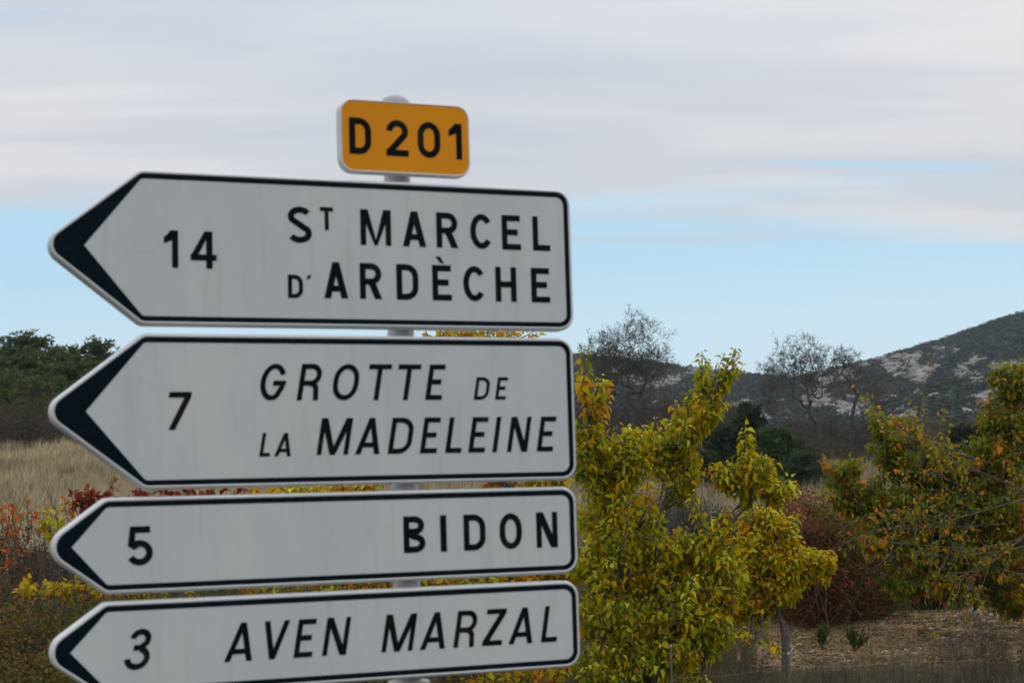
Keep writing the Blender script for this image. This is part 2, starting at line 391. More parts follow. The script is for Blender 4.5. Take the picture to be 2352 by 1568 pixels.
# ------------------------------------------------------------------ signs
YAW, DIST = 0.4021095, 4.99237
EX = np.array([cos(YAW), sin(YAW), 0.]); EN = np.array([-sin(YAW), cos(YAW), 0.])   # EN points away from the viewer
U_POST = -0.309
def corner(p, a, b, r, n=8):
    """rounded corner at p between directions to a and b"""
    p, a, b = (np.array(t, float) for t in (p, a, b))
    if r <= 0: return [p]
    da, db = norm(a-p), norm(b-p); th = math.acos(np.clip(da@db, -1, 1)); t = r/math.tan(th/2)
    c = p+norm(da+db)*r/math.sin(th/2); s0, s1 = p+da*t, p+db*t
    a0 = atan2(*(s0-c)[::-1]); a1 = atan2(*(s1-c)[::-1]); d = (a1-a0+pi) % (2*pi)-pi
    return [c+r*np.array([cos(a0+d*i/n), sin(a0+d*i/n)]) for i in range(n+1)]
def rounded(pts, rad, n=8):
    out = []
    for i, p in enumerate(pts):
        out += corner(p, pts[i-1], pts[(i+1) % len(pts)], rad[i], n)
    return np.array(out)
def offset(poly, d):
    """outward offset of a counter-clockwise polygon"""
    a = np.roll(poly, 1, 0); b = np.roll(poly, -1, 0)
    e1 = norm(poly-a); e2 = norm(b-poly)
    n1_ = np.stack([e1[:, 1], -e1[:, 0]], 1); n2_ = np.stack([e2[:, 1], -e2[:, 0]], 1)
    n_ = n1_+n2_; n_ = n_/np.maximum((n_*n1_).sum(1, keepdims=True), .3)
    return poly+n_*d
def poly_mesh(name, verts, faces, mat, smooth=False):
    me = bpy.data.meshes.new(name); me.from_pydata([tuple(v) for v in verts], [], faces); me.materials.append(mat)
    if smooth:
        for p in me.polygons: p.use_smooth = True
    me.update(); return me
def plate(name, outer, parent, mat_face, mat_rim, depth=0.03, lip=0.008):
    """face sheet held in a folded rim: the rim rolls over the edge and runs back"""
    n = len(outer); rings = []
    prof = [(-0.0015, 0.0), (0.0, -0.0014), (0.0015, -0.0020), (lip*.5, -0.0010), (lip*.75, .0010), (lip*.95, .0040), (lip+.001, .009), (lip+.001, depth-.003), (lip-.002, depth), (-.012, depth), (-.012, depth-.003)]
    V = []; Fc = []
    for o_, y_ in prof:
        p = offset(outer, o_); V += [(a, y_, b) for a, b in p]
    for k_ in range(len(prof)-1):
        for i in range(n):
            j = (i+1) % n; Fc.append((k_*n+i, k_*n+j, (k_+1)*n+j, (k_+1)*n+i))
    rim = link('rim', poly_mesh('rim', V, Fc, mat_rim), parent)
    V = [(a, 0.0, b) for a, b in outer]+[(a, .004, b) for a, b in outer]
    Fc = [tuple(range(n)), tuple(range(2*n-1, n-1, -1))]
    link('panel', poly_mesh('panel', V, Fc, mat_face), parent)
    return rim
def ring_sheet(name, outer, inner, y_, mat, parent):
    n = len(outer); V = [(a, y_, b) for a, b in outer]+[(a, y_, b) for a, b in inner]
    Fc = [(i, (i+1) % n, n+(i+1) % n, n+i) for i in range(n)]
    return link(name, poly_mesh(name, V, Fc, mat), parent)

# --- glyphs: drawn in a box of height 1 and width w with stroke t
def G(ch, w, t, it=False):
    h = t/2; S_ = []
    def R(x0, y0, x1, y1): S_.append([(x0, y0), (x1, y0), (x1, y1), (x0, y1)])
    def Q(*p): S_.append(list(p))
    def arc(cx_, cy_, rx, ry, a0, a1, n=18):
        return [(cx_+rx*cos(radians(a0+(a1-a0)*i/n)), cy_+ry*sin(radians(a0+(a1-a0)*i/n))) for i in range(n+1)]
    def P(pts, close=False, e0=None, e1=None):
        p = np.array(pts, float)
        if close: a = np.roll(p, 1, 0); b = np.roll(p, -1, 0)
        else: a = np.vstack([2*p[0]-p[1], p[:-1]]); b = np.vstack([p[1:], 2*p[-1]-p[-2]])
        d1 = norm(p-a); d2 = norm(b-p); n1_ = np.stack([-d1[:, 1], d1[:, 0]], 1); n2_ = np.stack([-d2[:, 1], d2[:, 0]], 1)
        m_ = n1_+n2_; m_ = m_/np.maximum((m_*n1_).sum(1, keepdims=True), .35)*1.0
        L_, R_ = p+m_*h, p-m_*h
        if e0 is not None: L_[0] += np.array(e0); R_[0] += 0
        n_ = len(p); S_.append(('strip', L_, R_, close))
    if ch == 'I': R(0, 0, w, 1)
    elif ch == 'L': R(0, 0, t, 1); R(t, 0, w, t)
    elif ch == 'T': R(0, 1-t, w, 1); R(w/2-h, 0, w/2+h, 1-t)
    elif ch == 'H': R(0, 0, t, 1); R(w-t, 0, w, 1); R(t, .5-h, w-t, .5+h)
    elif ch == 'E': R(0, 0, t, 1); R(t, 0, w, t); R(t, 1-t, w*.97, 1); R(t, .51-h, w*.84, .51+h)
    elif ch == 'D':
        R(0, 0, t, 1); rx = w*.55-h; cx_ = w*.45
        P([(t, 1-h)]+arc(cx_, .64, rx, .36-h, 90, 0, 12)+arc(cx_, .36, rx, .36-h, 0, -90, 12)+[(t, h)])
    elif ch in 'O0':
        k_ = .12 if ch == '0' else .06
        P(arc(w/2, .5+k_, w/2-h, .5-k_-h, 0, 180, 24)+arc(w/2, .5-k_, w/2-h, .5-k_-h, 180, 360, 24), True)
    elif ch == 'C':
        P(arc(w/2+.02, .5, w/2-h+.02, .5-h, 38, 322, 40))
    elif ch == 'G':
        P(arc(w/2, .5, w/2-h, .5-h, 28, 180, 22)[:-1]+arc(w/2, .5, w/2-h, .5-h, 180, 300, 18)+[(w-h*1.1, .40)])
        R(w*.5, .40, w, .40+t)
    elif ch == 'B':
        R(0, 0, t, 1)
        P([(t, 1-h)]+arc(w*.5, .745, w*.45-h, .255-h, 90, -90, 14)+[(t, .49+h)])
        P([(t, .51)]+arc(w*.52, .255+.005, w*.48-h, .255-h, 90, -90, 14)+[(t, h)])
    elif ch == 'R':
        R(0, 0, t, 1); by = .40
        P([(t, 1-h)]+arc(w*.52, (1+by)/2, w*.46-h, (1-by)/2-h, 90, -90, 16)+[(t, by+h)])
        if it: P([(w*.35, by+h)]+arc(w*.45, by+h-.17, w*.42-h*.6, .17, 90, 5, 8)+[(w*.86, 0)])
        else: Q((w*.40, by+.02), (w*.40+t*1.25, by+.02), (w*1.0, 0), (w*1.0-t*1.2, 0))
    elif ch == 'A':
        tt = t*1.12; Q((0, 0), (tt, 0), (w/2+tt/2, 1), (w/2-tt/2, 1)); Q((w-tt, 0), (w, 0), (w/2+tt/2, 1), (w/2-tt/2, 1))
        a = .19; b = a+t*.95; f = lambda y_: y_*(w/2-tt/2)+tt*.6
        R(f(a)-.0, a, w-f(a), b)
    elif ch == 'V':
        tt = t*1.08; Q((0, 1), (w/2-tt/2, 0), (w/2+tt/2, 0), (tt, 1)); Q((w-tt, 1), (w/2-tt/2, 0), (w/2+tt/2, 0), (w, 1))
    elif ch == 'N':
        R(0, 0, t*.95, 1); R(w-t*.95, 0, w, 1); Q((0, 1), (w-t*1.25, 0), (w, 0), (t*1.25, 1))
    elif ch == 'M':
        R(0, 0, t*.95, 1); R(w-t*.95, 0, w, 1); b = t*(.55 if it else .25)
        Q((0, 1), (w/2-b, 0), (w/2+b, 0), (t*1.3, 1)); Q((w-t*1.3, 1), (w/2-b, 0), (w/2+b, 0), (w, 1))
    elif ch == 'Z':
        R(.02, 1-t, w, 1); R(0, 0, w*.97, t); Q((0, t*.9), (t*1.4, t*.9), (w, 1-t*.9), (w-t*1.4, 1-t*.9))
    elif ch == '7':
        R(0, 1-t, w, 1); Q((w*.22, 0), (w*.22+t*1.15, 0), (w, 1-t*.9), (w-t*1.15, 1-t*.9))
    elif ch == '1':
        R(w-t*.97, 0, w, 1); Q((0, .64), (w-t*.97, .73), (w-t*.97, .95), (w-t*.97-.02, .95), (0, .82)); Q((w-t*1.35, .9), (w-t*.97, .9), (w-t*.97, 1), (w-t*1.25, 1))
        Q((w-t*1.8, .86), (w-t*.97, .86), (w-t*.97, .97), (w-t*1.33, .97))
    elif ch == '4':
        R(w*.60, 0, w*.60+t, 1); R(0, .215, w, .215+t*.95); Q((0, .33), (t*1.12, .33), (w*.62, .80), (w*.62, 1), (w*.54, 1)); Q((0, .30), (t*1.2, .30), (t*1.2, .40), (0, .385))
    elif ch == 'S':
        P(arc(w/2+.01, .735, w/2-h-.01, .265-h, 28, 215, 20)+arc(w/2, .265, w/2-h, .265-h, 35, -152, 20))
    elif ch == '2':
        P(arc(w*.5, .69, w*.5-h-.01, .31-h, 180, -28, 22)+[(t*.62, t*.75)]); R(0, 0, w, t)
        Q((0, t*.9), (t*1.3, t*.9), (t*1.3, t*1.2), (0, t*1.15))
    elif ch == '5':
        R(.06, 1-t, w*.90, 1); Q((0.0, .50), (t, .52), (.06+t*.95, 1), (.06, 1)); Q((0.0, .50), (t*.95, .40), (t*1.6, .455), (t*.95, .60))
        P(arc(w*.5-.02, .325, w*.5-h+.02, .325-h, 128, -152, 24))
    elif ch == '3':
        P(arc(w*.52, .745, w*.42-h, .255-h, 172, -78, 20)); P(arc(w*.5, .29, w*.5-h, .29-h, 76, -176, 22)); R(w*.30, .47, w*.62, .47+t*.95)
    elif ch == "'": Q((0, 0), (w*.6, 0), (w, 1), (w*.4, 1))
    elif ch == '`': Q((0, 1), (w*.62, 0), (w, 0), (w*.58, 1))
    return S_
SLANT = 0.177
def lettering(items, z0, hgt, parent, tstroke, italic=False, label=None, zoff=None):
    """items: (char, left, right [, z of foot, height])"""
    for it_ in items:
        V = []; Fc = []
        ch, a, b = it_[:3]; zz, hh = (it_[3], it_[4]) if len(it_) > 3 else (z0, hgt)
        ts = tstroke if hh > 0.08 or hh < .03 else tstroke*0.68
        w = (b-a)/hh
        for k_, sh in enumerate(G(ch, w, ts/hh if hh > .03 else .2, italic)):
            y_ = -0.0009-0.00012*(k_ % 5)
            def mp(p):
                gx, gy = p; return (a+gx*hh+(gy*hh*SLANT if italic else 0), y_, zz+gy*hh)
            n0 = len(V)
            if isinstance(sh, tuple):
                _, L_, R_, close = sh; n_ = len(L_); V += [mp(p) for p in L_]+[mp(p) for p in R_]
                for i in range(n_ if close else n_-1):
                    j = (i+1) % n_; Fc.append((n0+i, n0+n_+i, n0+n_+j, n0+j))
            else:
                V += [mp(p) for p in sh]; Fc.append(tuple(range(n0, n0+len(sh))))
        nm = 'digit' if ch.isdigit() else ('accent' if ch in "'`" else 'letter')
        link(nm, poly_mesh(nm, V, Fc, M_INK), parent)

def bracket(parent, z, u=U_POST):
    """clamp round the post behind a plate: rail, collar and bolt"""
    bpy_v = []; s = Soup()
    def box(x0, x1, y0, y1, z0, z1):
        v = [(x_, y_, z_) for x_ in (x0, x1) for y_ in (y0, y1) for z_ in (z0, z1)]
        f = [(0, 1, 3), (0, 3, 2), (4, 6, 7), (4, 7, 5), (0, 4, 5), (0, 5, 1), (2, 3, 7), (2, 7, 6), (0, 2, 6), (0, 6, 4), (1, 5, 7), (1, 7, 3)]
        s.add(v, f, (.4, .4, .4))
    box(u-.075, u+.075, .0305, .037, z-.016, z+.016)
    a = np.arange(20)*2*pi/20; c0 = np.stack([u+.0445*np.cos(a), .078+.0445*np.sin(a)], 1)
    v = [(p[0], p[1], z-.014) for p in c0]+[(p[0], p[1], z+.014) for p in c0]
    f = []
    for i in range(20):
        j = (i+1) % 20; f += [(i, j, 20+j), (i, 20+j, 20+i)]
    s.add(v, f, (.4, .4, .4)); box(u-.062, u-.046, .037, .075, z-.01, z+.01); box(u+.046, u+.062, .037, .075, z-.01, z+.01)
    link('bracket', s.mesh('bracket', M_STEEL), parent)

def sign_root(name, zbase, label, cat='sign'):
    p = EX*0+np.array([0, DIST, 0]); r_ = empty(name, (p[0], p[1], EYE), label, cat, YAW)
    return r_
def arrow_sign(zb, zt, xs_, inner_tip, lines, label, tip=-1.309, xr=0.185, zmid=None):
    root = sign_root('direction_sign', zb, label)
    zm = (zb+zt)/2 if zmid is None else zmid
    core = [(tip, zm), (xs_, zb), (xr, zb), (xr, zt), (xs_, zt)]
    rt_ = 0.038 if zt-zb > .3 else .043
    outer = rounded(core, [rt_, .03, .038, .038, .03])
    plate('panel', outer, root, M_WHITE, M_RIM, depth=.040)
    b = 0.0155
    inn = [(inner_tip, zm), (xs_+.001, zb+b), (xr-b, zb+b), (xr-b, zt-b), (xs_+.001, zt-b)]
    inner = rounded(inn, [.0005, .018, .024, .024, .018])
    blk = rounded(core, [rt_, .03, .038, .038, .03])
    ring_sheet('border', offset(blk, -.0016), inner, -0.0007, M_BLACK, root)['label'] = 'black border widening into an arrowhead at the left'
    for L_ in lines: lettering(*L_[0], parent=root, **L_[1])
    for z in ([zb+.07, zt-.07] if zt-zb > .3 else [(zb+zt)/2]): bracket(root, z)
    return root
UP, ITA = 0.0172, 0.0142
arrow_sign(.5172, .9152, -1.056, -1.2052, [
    (([('1', -.9965, -.9585), ('4', -.9255, -.855)], .6625, .1008), dict(tstroke=UP, label='black distance figures 14')),
    (([('S', -.658, -.5885), ('T', -.5645, -.5265, .7785, .0642), ('M', -.4483, -.3585), ('A', -.3244, -.2542), ('R', -.2229, -.1575), ('C', -.1197, -.0541), ('E', -.0220, .0370), ('L', .0748, .1295)], .7405, .1006), dict(tstroke=UP, label='black upright capitals ST MARCEL')),
    (([('D', -.6589, -.6165, .5880, .0642), ("'", -.6073, -.5916, .6410, .0110), ('A', -.5566, -.4875), ('R', -.4533, -.389), ('D', -.346, -.2808), ('E', -.239, -.1806), ('`', -.2286, -.2026, .6955, .0190), ('C', -.1453, -.0803), ('H', -.0463, .0186), ('E', .0652, .1243)], .5895, .1006), dict(tstroke=UP, label="black upright capitals D'ARDÈCHE"))],
    'large white arrow sign reading 14 St Marcel d\'Ardèche, topmost arrow on the post', xr=.1905)
arrow_sign(.0856, .4785, -1.052, -1.2038, [
    (([('7', -1.0034, -.9437)], .2320, .1002), dict(tstroke=ITA+.001, italic=True, label='black slanted distance figure 7')),
    (([('G', -.7483, -.6777), ('R', -.6406, -.5789), ('O', -.5444, -.4714), ('T', -.4474, -.3813), ('T', -.3617, -.295), ('E', -.2698, -.2206), ('D', -.1233, -.0801, .3088, .0640), ('E', -.0582, -.0258, .3090, .0640)], .3085, .0998), dict(tstroke=ITA, italic=True, label='black slanted capitals GROTTE DE')),
    (([('L', -.7467, -.7182, .1580, .0635), ('A', -.7057, -.6593, .1575, .0635), ('M', -.5874, -.4981), ('A', -.4783, -.4072), ('D', -.3837, -.3174), ('E', -.2894, -.2396), ('L', -.2141, -.1663), ('E', -.1447, -.0947), ('I', -.0713, -.0573), ('N', -.0262, .0363), ('E', .0662, .1162)], .1598, .1000), dict(tstroke=ITA, italic=True, label='black slanted capitals LA MADELEINE'))],
    'large white arrow sign reading 7 Grotte de la Madeleine, second arrow from the top', xr=.1840)
arrow_sign(-.1812, .0493, -1.153, -1.2415, [
    (([('5', -1.0988, -1.0340)], -.1185, .1010), dict(tstroke=UP, label='black distance figure 5')),
    (([('B', -.3425, -.2785), ('I', -.2340, -.2155), ('D', -.1643, -.0985), ('O', -.0555, .0130), ('N', .0580, .1240)], -.1138, .1006), dict(tstroke=UP, label='black upright capitals BIDON'))],
    'narrow white arrow sign reading 5 Bidon, third arrow from the top', xr=.1790, tip=-1.311)
arrow_sign(-.4465, -.2185, -1.155, -1.2465, [
    (([('3', -1.1153, -1.0500)], -.3850, .1040), dict(tstroke=ITA+.001, italic=True, label='black slanted distance figure 3')),
    (([('A', -.8504, -.7750), ('V', -.7561, -.6858), ('E', -.6621, -.6109), ('N', -.5826, -.5156), ('M', -.4146, -.3251), ('A', -.3032, -.2293), ('R', -.2049, -.1417), ('Z', -.1189, -.0573), ('A', -.0388, .0347), ('L', .0609, .1097)], -.3797, .1008), dict(tstroke=ITA, italic=True, label='black slanted capitals AVEN MARZAL'))],
    'narrow white arrow sign reading 3 Aven Marzal, lowest arrow at the picture bottom', xr=.1770, tip=-1.318)
# road number plate
root = sign_root('road_number_sign', .95, 'small yellow road number plate D 201 above the white arrows', 'road sign')
core = [(-.4975, .9497), (-.1167, .9497), (-.1167, 1.149), (-.4975, 1.149)]
outer = rounded(core, [.036]*4)
plate('panel', outer, root, M_YELLOW, M_RIM, depth=.032, lip=.004)
lettering([('D', -.4755, -.4110), ('2', -.3668, -.3000), ('0', -.2727, -.2040), ('1', -.1782, -.1381)], .9965, .1032, parent=root, tstroke=.0180, label='black capitals and figures D 201')
bracket(root, 1.05)
# post with its cap
pc = np.array([0, DIST, 0])+EX*U_POST+EN*0.078
gb = gz(pc[0], pc[1])
post = empty('sign_post', (pc[0], pc[1], gb), 'grey round metal post with domed cap carrying all five road signs', 'post', YAW)
def lathe(name, prof, mat, parent, k=32, scl=(1, 1)):
    V = []; Fc = []
    for r_, z_ in prof: V += [(r_*cos(2*pi*i/k)*scl[0], r_*sin(2*pi*i/k)*scl[1], z_) for i in range(k)]
    for j in range(len(prof)-1):
        for i in range(k): Fc.append((j*k+i, j*k+(i+1) % k, (j+1)*k+(i+1) % k, (j+1)*k+i))
    Fc.append(tuple(range(k-1, -1, -1))); Fc.append(tuple(range((len(prof)-1)*k, len(prof)*k)))
    o = link(name, poly_mesh(name, V, Fc, mat, True), parent); return o
HT = EYE-gb
lathe('pole', [(.0380, -.5), (.0380, HT+1.155)], M_POST, post)
lathe('cap', [(.0390, HT+1.150), (.0410, HT+1.152), (.0410, HT+1.168), (.0395, HT+1.172), (.036, HT+1.179), (.026, HT+1.186), (.013, HT+1.190), (.002, HT+1.191)], M_POST, post)
lathe('collar', [(.0400, HT-.80), (.0560, HT-.795), (.0600, HT-.785), (.0600, HT-.475), (.0560, HT-.468), (.0400, HT-.465)], M_POST, post)
lathe('footing', [(.14, -.4), (.14, .03), (.12, .045), (.045, .05)], M_STONE, post)

# ------------------------------------------------------------------ vegetation builders
def grow(rng, out, p, d, L, r, lvl, maxl, spread=0.5, up=0.15, nchild=(2, 4), rmin=.004, kink=.12, tips=None):
    """a tapering, forking branch; segments go to out, ends to tips"""
    n = max(2, int(3+L/.6)) if lvl < 2 else 3
    q_ = np.array(p, float); d = norm(d); pts = [q_.copy()]; ds = [d]
    for i in range(n):
        d = norm(d+rng.normal(0, kink, 3)+np.array([0, 0, up*.3])); q2 = q_+d*L/n
        ra = r*(1-.55*i/n); rb = r*(1-.55*(i+1)/n)
        out.append((q_.copy(), q2.copy(), max(ra, rmin), max(rb, rmin), lvl)); q_ = q2; pts.append(q_.copy()); ds.append(d)
    if lvl >= maxl:
        if tips is not None: tips.append((q_.copy(), d))
        return
    k_ = rng.randint(nchild[0], nchild[1]+1)
    for c_ in range(k_):
        f = 1.0 if c_ == 0 else rng.uniform(.35, .95)
        i = min(n, int(round(f*n))); b = pts[i]; dd = ds[i]
        ax = norm(np.cross(dd, rnddir(rng, 1)[0])); sp = spread*(rng.uniform(.3, .7) if c_ == 0 else rng.uniform(.7, 1.3))
        nd = norm(dd*cos(sp)+ax*sin(sp)+np.array([0, 0, up*.4]))
        grow(rng, out, b, nd, L*rng.uniform(.55, .8), r*(.42 if c_ else .5)*rng.uniform(.8, 1.1)*(1.15 if lvl == 0 else 1), lvl+1, maxl, spread, up, nchild, rmin, kink, tips)
def seg_soup(segs, col, k=3, jit=None):
    s = Soup()
    if not segs: return s
    p0 = np.array([a[0] for a in segs]); p1 = np.array([a[1] for a in segs]); r0 = np.array([a[2] for a in segs]); r1 = np.array([a[3] for a in segs])
    s.tubes(p0, p1, r0, r1, col, k); return s
def path(a, b, rng, bow=.12, n=5):
    """a bent line of points from a to b"""
    a = np.array(a, float); b = np.array(b, float); L = np.linalg.norm(b-a); o_ = rng.normal(0, bow*L, 3); o_[2] = -abs(o_[2])*.6
    t = np.linspace(0, 1, n)[:, None]
    return a*(1-t)+b*t+o_*4*t*(1-t)*.5
def add_path(segs, pts, r0, r1, lvl=0):
    n = len(pts)-1
    for i in range(n): segs.append((pts[i], pts[i+1], r0+(r1-r0)*i/n, r0+(r1-r0)*(i+1)/n, lvl))

def leafy_tree(name, label, cat, base, Y, blobs, shoots, pal, pw, leaf, seed, trunk_r=.05, shoot_len=(.22, .42), nleaf=(9, 14), fork=None, bark=(.10, .085, .07), near=300, droop=.6, upness=.8, spread_y=1.0, dens=1.0):
    """blobs: (px, py, rx, ry, dY, count) masses of leafy shoots; shoots: explicit long shoots as (px, py, px, py, dY)"""
    rng = np.random.RandomState(seed)
    root = empty(name, tuple(base), label, cat)
    b0 = np.array(base, float); fk = np.array(fork if fork is not None else b0+np.array([0, 0, .45]))
    trunk = []; segs = []; sh = []
    add_path(trunk, path(b0-np.array([0, 0, .1]), fk, rng, .10, 6), trunk_r*1.15, trunk_r*.9)
    nodes = [(fk, trunk_r*.85)]; limb = {}
    order = sorted(range(len(blobs)), key=lambda i: np.linalg.norm(at(blobs[i][0], blobs[i][1]+blobs[i][3]*.5, Y+blobs[i][4])-fk))
    for bi in order:      # every mass of shoots hangs on the nearest limb already grown
        px, py, rx, ry, dY, cnt = blobs[bi]; c_low = at(px, py+ry*.5, Y+dY)
        j = min(range(len(nodes)), key=lambda i: np.linalg.norm(nodes[i][0]-c_low)+.6*max(0, nodes[i][0][2]-c_low[2])+.10*np.linalg.norm(nodes[i][0]-fk))
        n0, r0_ = nodes[j]; pts = path(n0, c_low, rng, .14, 6); ra = r0_*.72; rb = max(ra*.62, trunk_r*.12)
        add_path(trunk, pts, ra, rb, 0); limb[bi] = pts
        for i in range(1, 6): nodes.append((pts[i], ra+(rb-ra)*i/5))
    for bi, (px, py, rx, ry, dY, cnt) in enumerate(blobs):
        c_ = at(px, py, Y+dY); pts = limb[bi]; cnt = int(cnt*dens)
        sx, sz_ = rx/F*Y, ry/F*Y
        for i in range(cnt):
            u = rnddir(rng, 1)[0]*rng.uniform(.25, 1)**.5
            q_ = c_+np.array([u[0]*sx, u[1]*sx*spread_y, u[2]*sz_])
            dirn = norm(np.array([u[0]*.9, u[1]*.9, upness+u[2]*.5])+rng.normal(0, .28, 3))
            L = rng.uniform(*shoot_len); st = q_-dirn*L*.6
            j = rng.randint(2, len(pts)); pp = path(pts[j], st, rng, .08, 4)
            add_path(segs, pp, trunk_r*.11, .0035, 1); sh.append((st, st+dirn*L, L))
    for (x0, y0, x1, y1, dY) in [q_ for q_ in shoots]+[(a_[0]+9, a_[1]+6, a_[2]+7, a_[3]+14, a_[4]+.06) for a_ in shoots]:
        a = at(x0, y0, Y+dY); b = at(x1, y1, Y+dY-.1); L = np.linalg.norm(b-a); sh.append((a, b, L))
        k_ = min(range(len(blobs)), key=lambda i: (blobs[i][0]-x0)**2+(blobs[i][1]-y0)**2)
        add_path(segs, path(at(blobs[k_][0], blobs[k_][1], Y+blobs[k_][4]), a, rng, .08, 4), trunk_r*.25, .008, 1)
    O = []; D = []; Sx = []; Cc = []
    pal = np.array(pal)
    for (a, b, L) in sh:
        bend = path(a, b, rng, .04, 5); add_path(segs, bend, .007, .003, 2)
        k_ = max(6, int(rng.randint(*nleaf)*(L/np.mean(shoot_len))**.9)); tcol = rng.choice(len(pal), p=pw)
        lsc = rng.uniform(.75, 1.2); ph = rng.uniform(0, 2*pi); dv = norm(b-a); ax1 = norm(np.cross(dv, [.3, .2, 1.1])); ax2 = np.cross(dv, ax1)
        for i in range(k_):
            t = (i+.5)/k_; f = t*4; i0 = min(3, int(f)); q_ = bend[i0]+(bend[i0+1]-bend[i0])*(f-i0)
            ang = ph+i*2.4; out = ax1*cos(ang)+ax2*sin(ang)
            ld = norm(out*1.0+dv*(.15+.5*t)+np.array([0, 0, -droop*(1.25-.6*t)])+rng.normal(0, .30, 3))
            pet = leaf*.28; O.append(q_+out*pet+dv*pet*.3); D.append(ld)
            Sx.append(leaf*lsc*rng.uniform(.5, 1.3)*(1-.35*max(0, t-.75)/.25))
            c_ = pal[tcol if rng.rand() < .84 else rng.choice(len(pal), p=pw)]*rng.uniform(.8, 1.2)
            Cc.append(c_*(1+.10*t))
    O = np.array(O); D = np.array(D); Sx = np.array(Sx); Cc = np.array(Cc)
    X_, Y_, Z_ = frames(D, rng, roll=.6); scl = np.stack([Sx*rng.uniform(.7, 1.15, len(Sx)), Sx, Sx*rng.uniform(.4, 2.4, len(Sx))], 1)
    # the largest visible leaves become parts of their own
    pr = np.stack([O[:, 0], O[:, 1], O[:, 2]-EYE], 1); fy = pr@_fw; px = 1176+F*(pr@_rt)/fy; py = 784-F*(pr@_up)/fy
    vis = (px > -10) & (px < 2360) & (py < 1575) & ~((px < 1325) & (py > 395) & (py < 1575) & ~((py > 752) & (py < 772) & (px > 950)))
    order = np.argsort(np.where(vis, fy, 1e9)); sel = [i for i in order[:near] if vis[i]]
    rest = np.ones(len(O), bool); rest[sel] = False
    s = seg_soup(trunk, np.array(bark), 8); s.v = [v-b0 for v in s.v]; link('trunk', s.mesh('trunk', M_BARK, True), root)
    s = seg_soup(segs, np.array(bark)*1.1, 4); s.v = [v-b0 for v in s.v]; tag(link('branches', s.mesh('branches', M_BARK), root), kind='stuff')
    s = Soup(); s.stamp(LV, LF, O[rest], X_[rest], Y_[rest], Z_[rest], scl[rest], Cc[rest]); s.v = [v-b0 for v in s.v]
    tag(link('foliage', s.mesh('foliage', M_LEAF, True), root), kind='stuff')
    vs = []
    for k_ in range(14):
        s = Soup(); s.add(LV*np.array([1, 1, rng.uniform(.5, 1.6)]), LF, pal[rng.choice(len(pal), p=pw)]*rng.uniform(.8, 1.25)); vs.append(s.mesh('leaf', M_LEAF, True))
    for i in sel:
        o = link('leaf', vs[i % 14], root)
        mt = Matrix(((X_[i][0], Y_[i][0], Z_[i][0]), (X_[i][1], Y_[i][1], Z_[i][1]), (X_[i][2], Y_[i][2], Z_[i][2]))).to_4x4() @ Matrix.Diagonal((Sx[i], Sx[i], Sx[i], 1))
        mt.translation = Vector(O[i]-b0); o.matrix_local = mt
    return root

YG = [(.47, .40, .007), (.32, .34, .009), (.56, .37, .006), (.64, .28, .008), (.16, .20, .009), (.60, .60, .04)]
W_B = [.31, .27, .19, .03, .08, .12]
W_A = [.12, .10, .30, .32, .04, .12]
# big yellow-green tree right of the signs
bs = at(1480, 1760, 15.2); bs[2] = gz(bs[0], bs[1])
leafy_tree('yellow_tree', 'tall yellow-green broadleaf tree directly right of the sign post', 'tree', bs, 15.0, [
    (1350, 1010, 30, 90, 0, 26), (1385, 1060, 50, 60, .3, 22), (1440, 1050, 50, 65, 0, 34), (1520, 1020, 60, 55, .3, 34), (1575, 975, 45, 45, .1, 26), (1620, 930, 38, 42, 0, 20), (1560, 1090, 60, 60, .2, 26),
    (1400, 1170, 75, 80, .2, 46), (1460, 1220, 60, 60, .1, 34), (1670, 1090, 50, 14, 0, 16), (1735, 1080, 34, 24, -.1, 20), (1785, 1118, 32, 10, 0, 12), (1715, 1130, 20, 22, 0, 7),
    (1400, 1290, 90, 75, 0, 52), (1510, 1290, 95, 80, .2, 58), (1620, 1250, 75, 60, .1, 40), (1650, 1340, 65, 70, .1, 40), (1560, 1390, 100, 70, 0, 56), (1420, 1400, 95, 75, -.1, 56),
    (1630, 1460, 42, 50, 0, 26), (1500, 1490, 110, 60, 0, 56), (1400, 1530, 90, 55, -.2, 42), (1600, 1570, 40, 20, 0, 8), (1520, 1590, 60, 30, 0, 14)],
    [(1342, 930, 1334, 792, 0), (1348, 960, 1330, 850, -.1), (1355, 960, 1383, 862, 0), (1362, 990, 1392, 880, .1), (1612, 900, 1612, 806, 0), (1618, 920, 1606, 830, .05), (1640, 900, 1690, 800, 0), (1632, 920, 1665, 812, .1), (1655, 870, 1698, 830, -.05), (1645, 900, 1672, 850, 0),
     (1712, 1070, 1712, 975, 0), (1704, 1080, 1720, 1000, .1), (1378, 1040, 1372, 965, 0), (1450, 1060, 1442, 985, 0), (1470, 1060, 1478, 1000, .1), (1560, 1020, 1566, 955, -.1), (1590, 1010, 1600, 950, 0), (1800, 1130, 1826, 1108, 0), (1760, 1150, 1790, 1120, 0), (1655, 1210, 1668, 1160, 0), (1480, 1180, 1490, 1090, -.2), (1600, 1200, 1590, 1130, 0), (1500, 1240, 1520, 1170, -.3), (1430, 1260, 1440, 1160, -.3)],
    YG, W_B, .068, 11, dens=1.25, trunk_r=.075, fork=at(1490, 1560, 15.2), shoot_len=(.16, .30), nleaf=(13, 19), droop=.85)
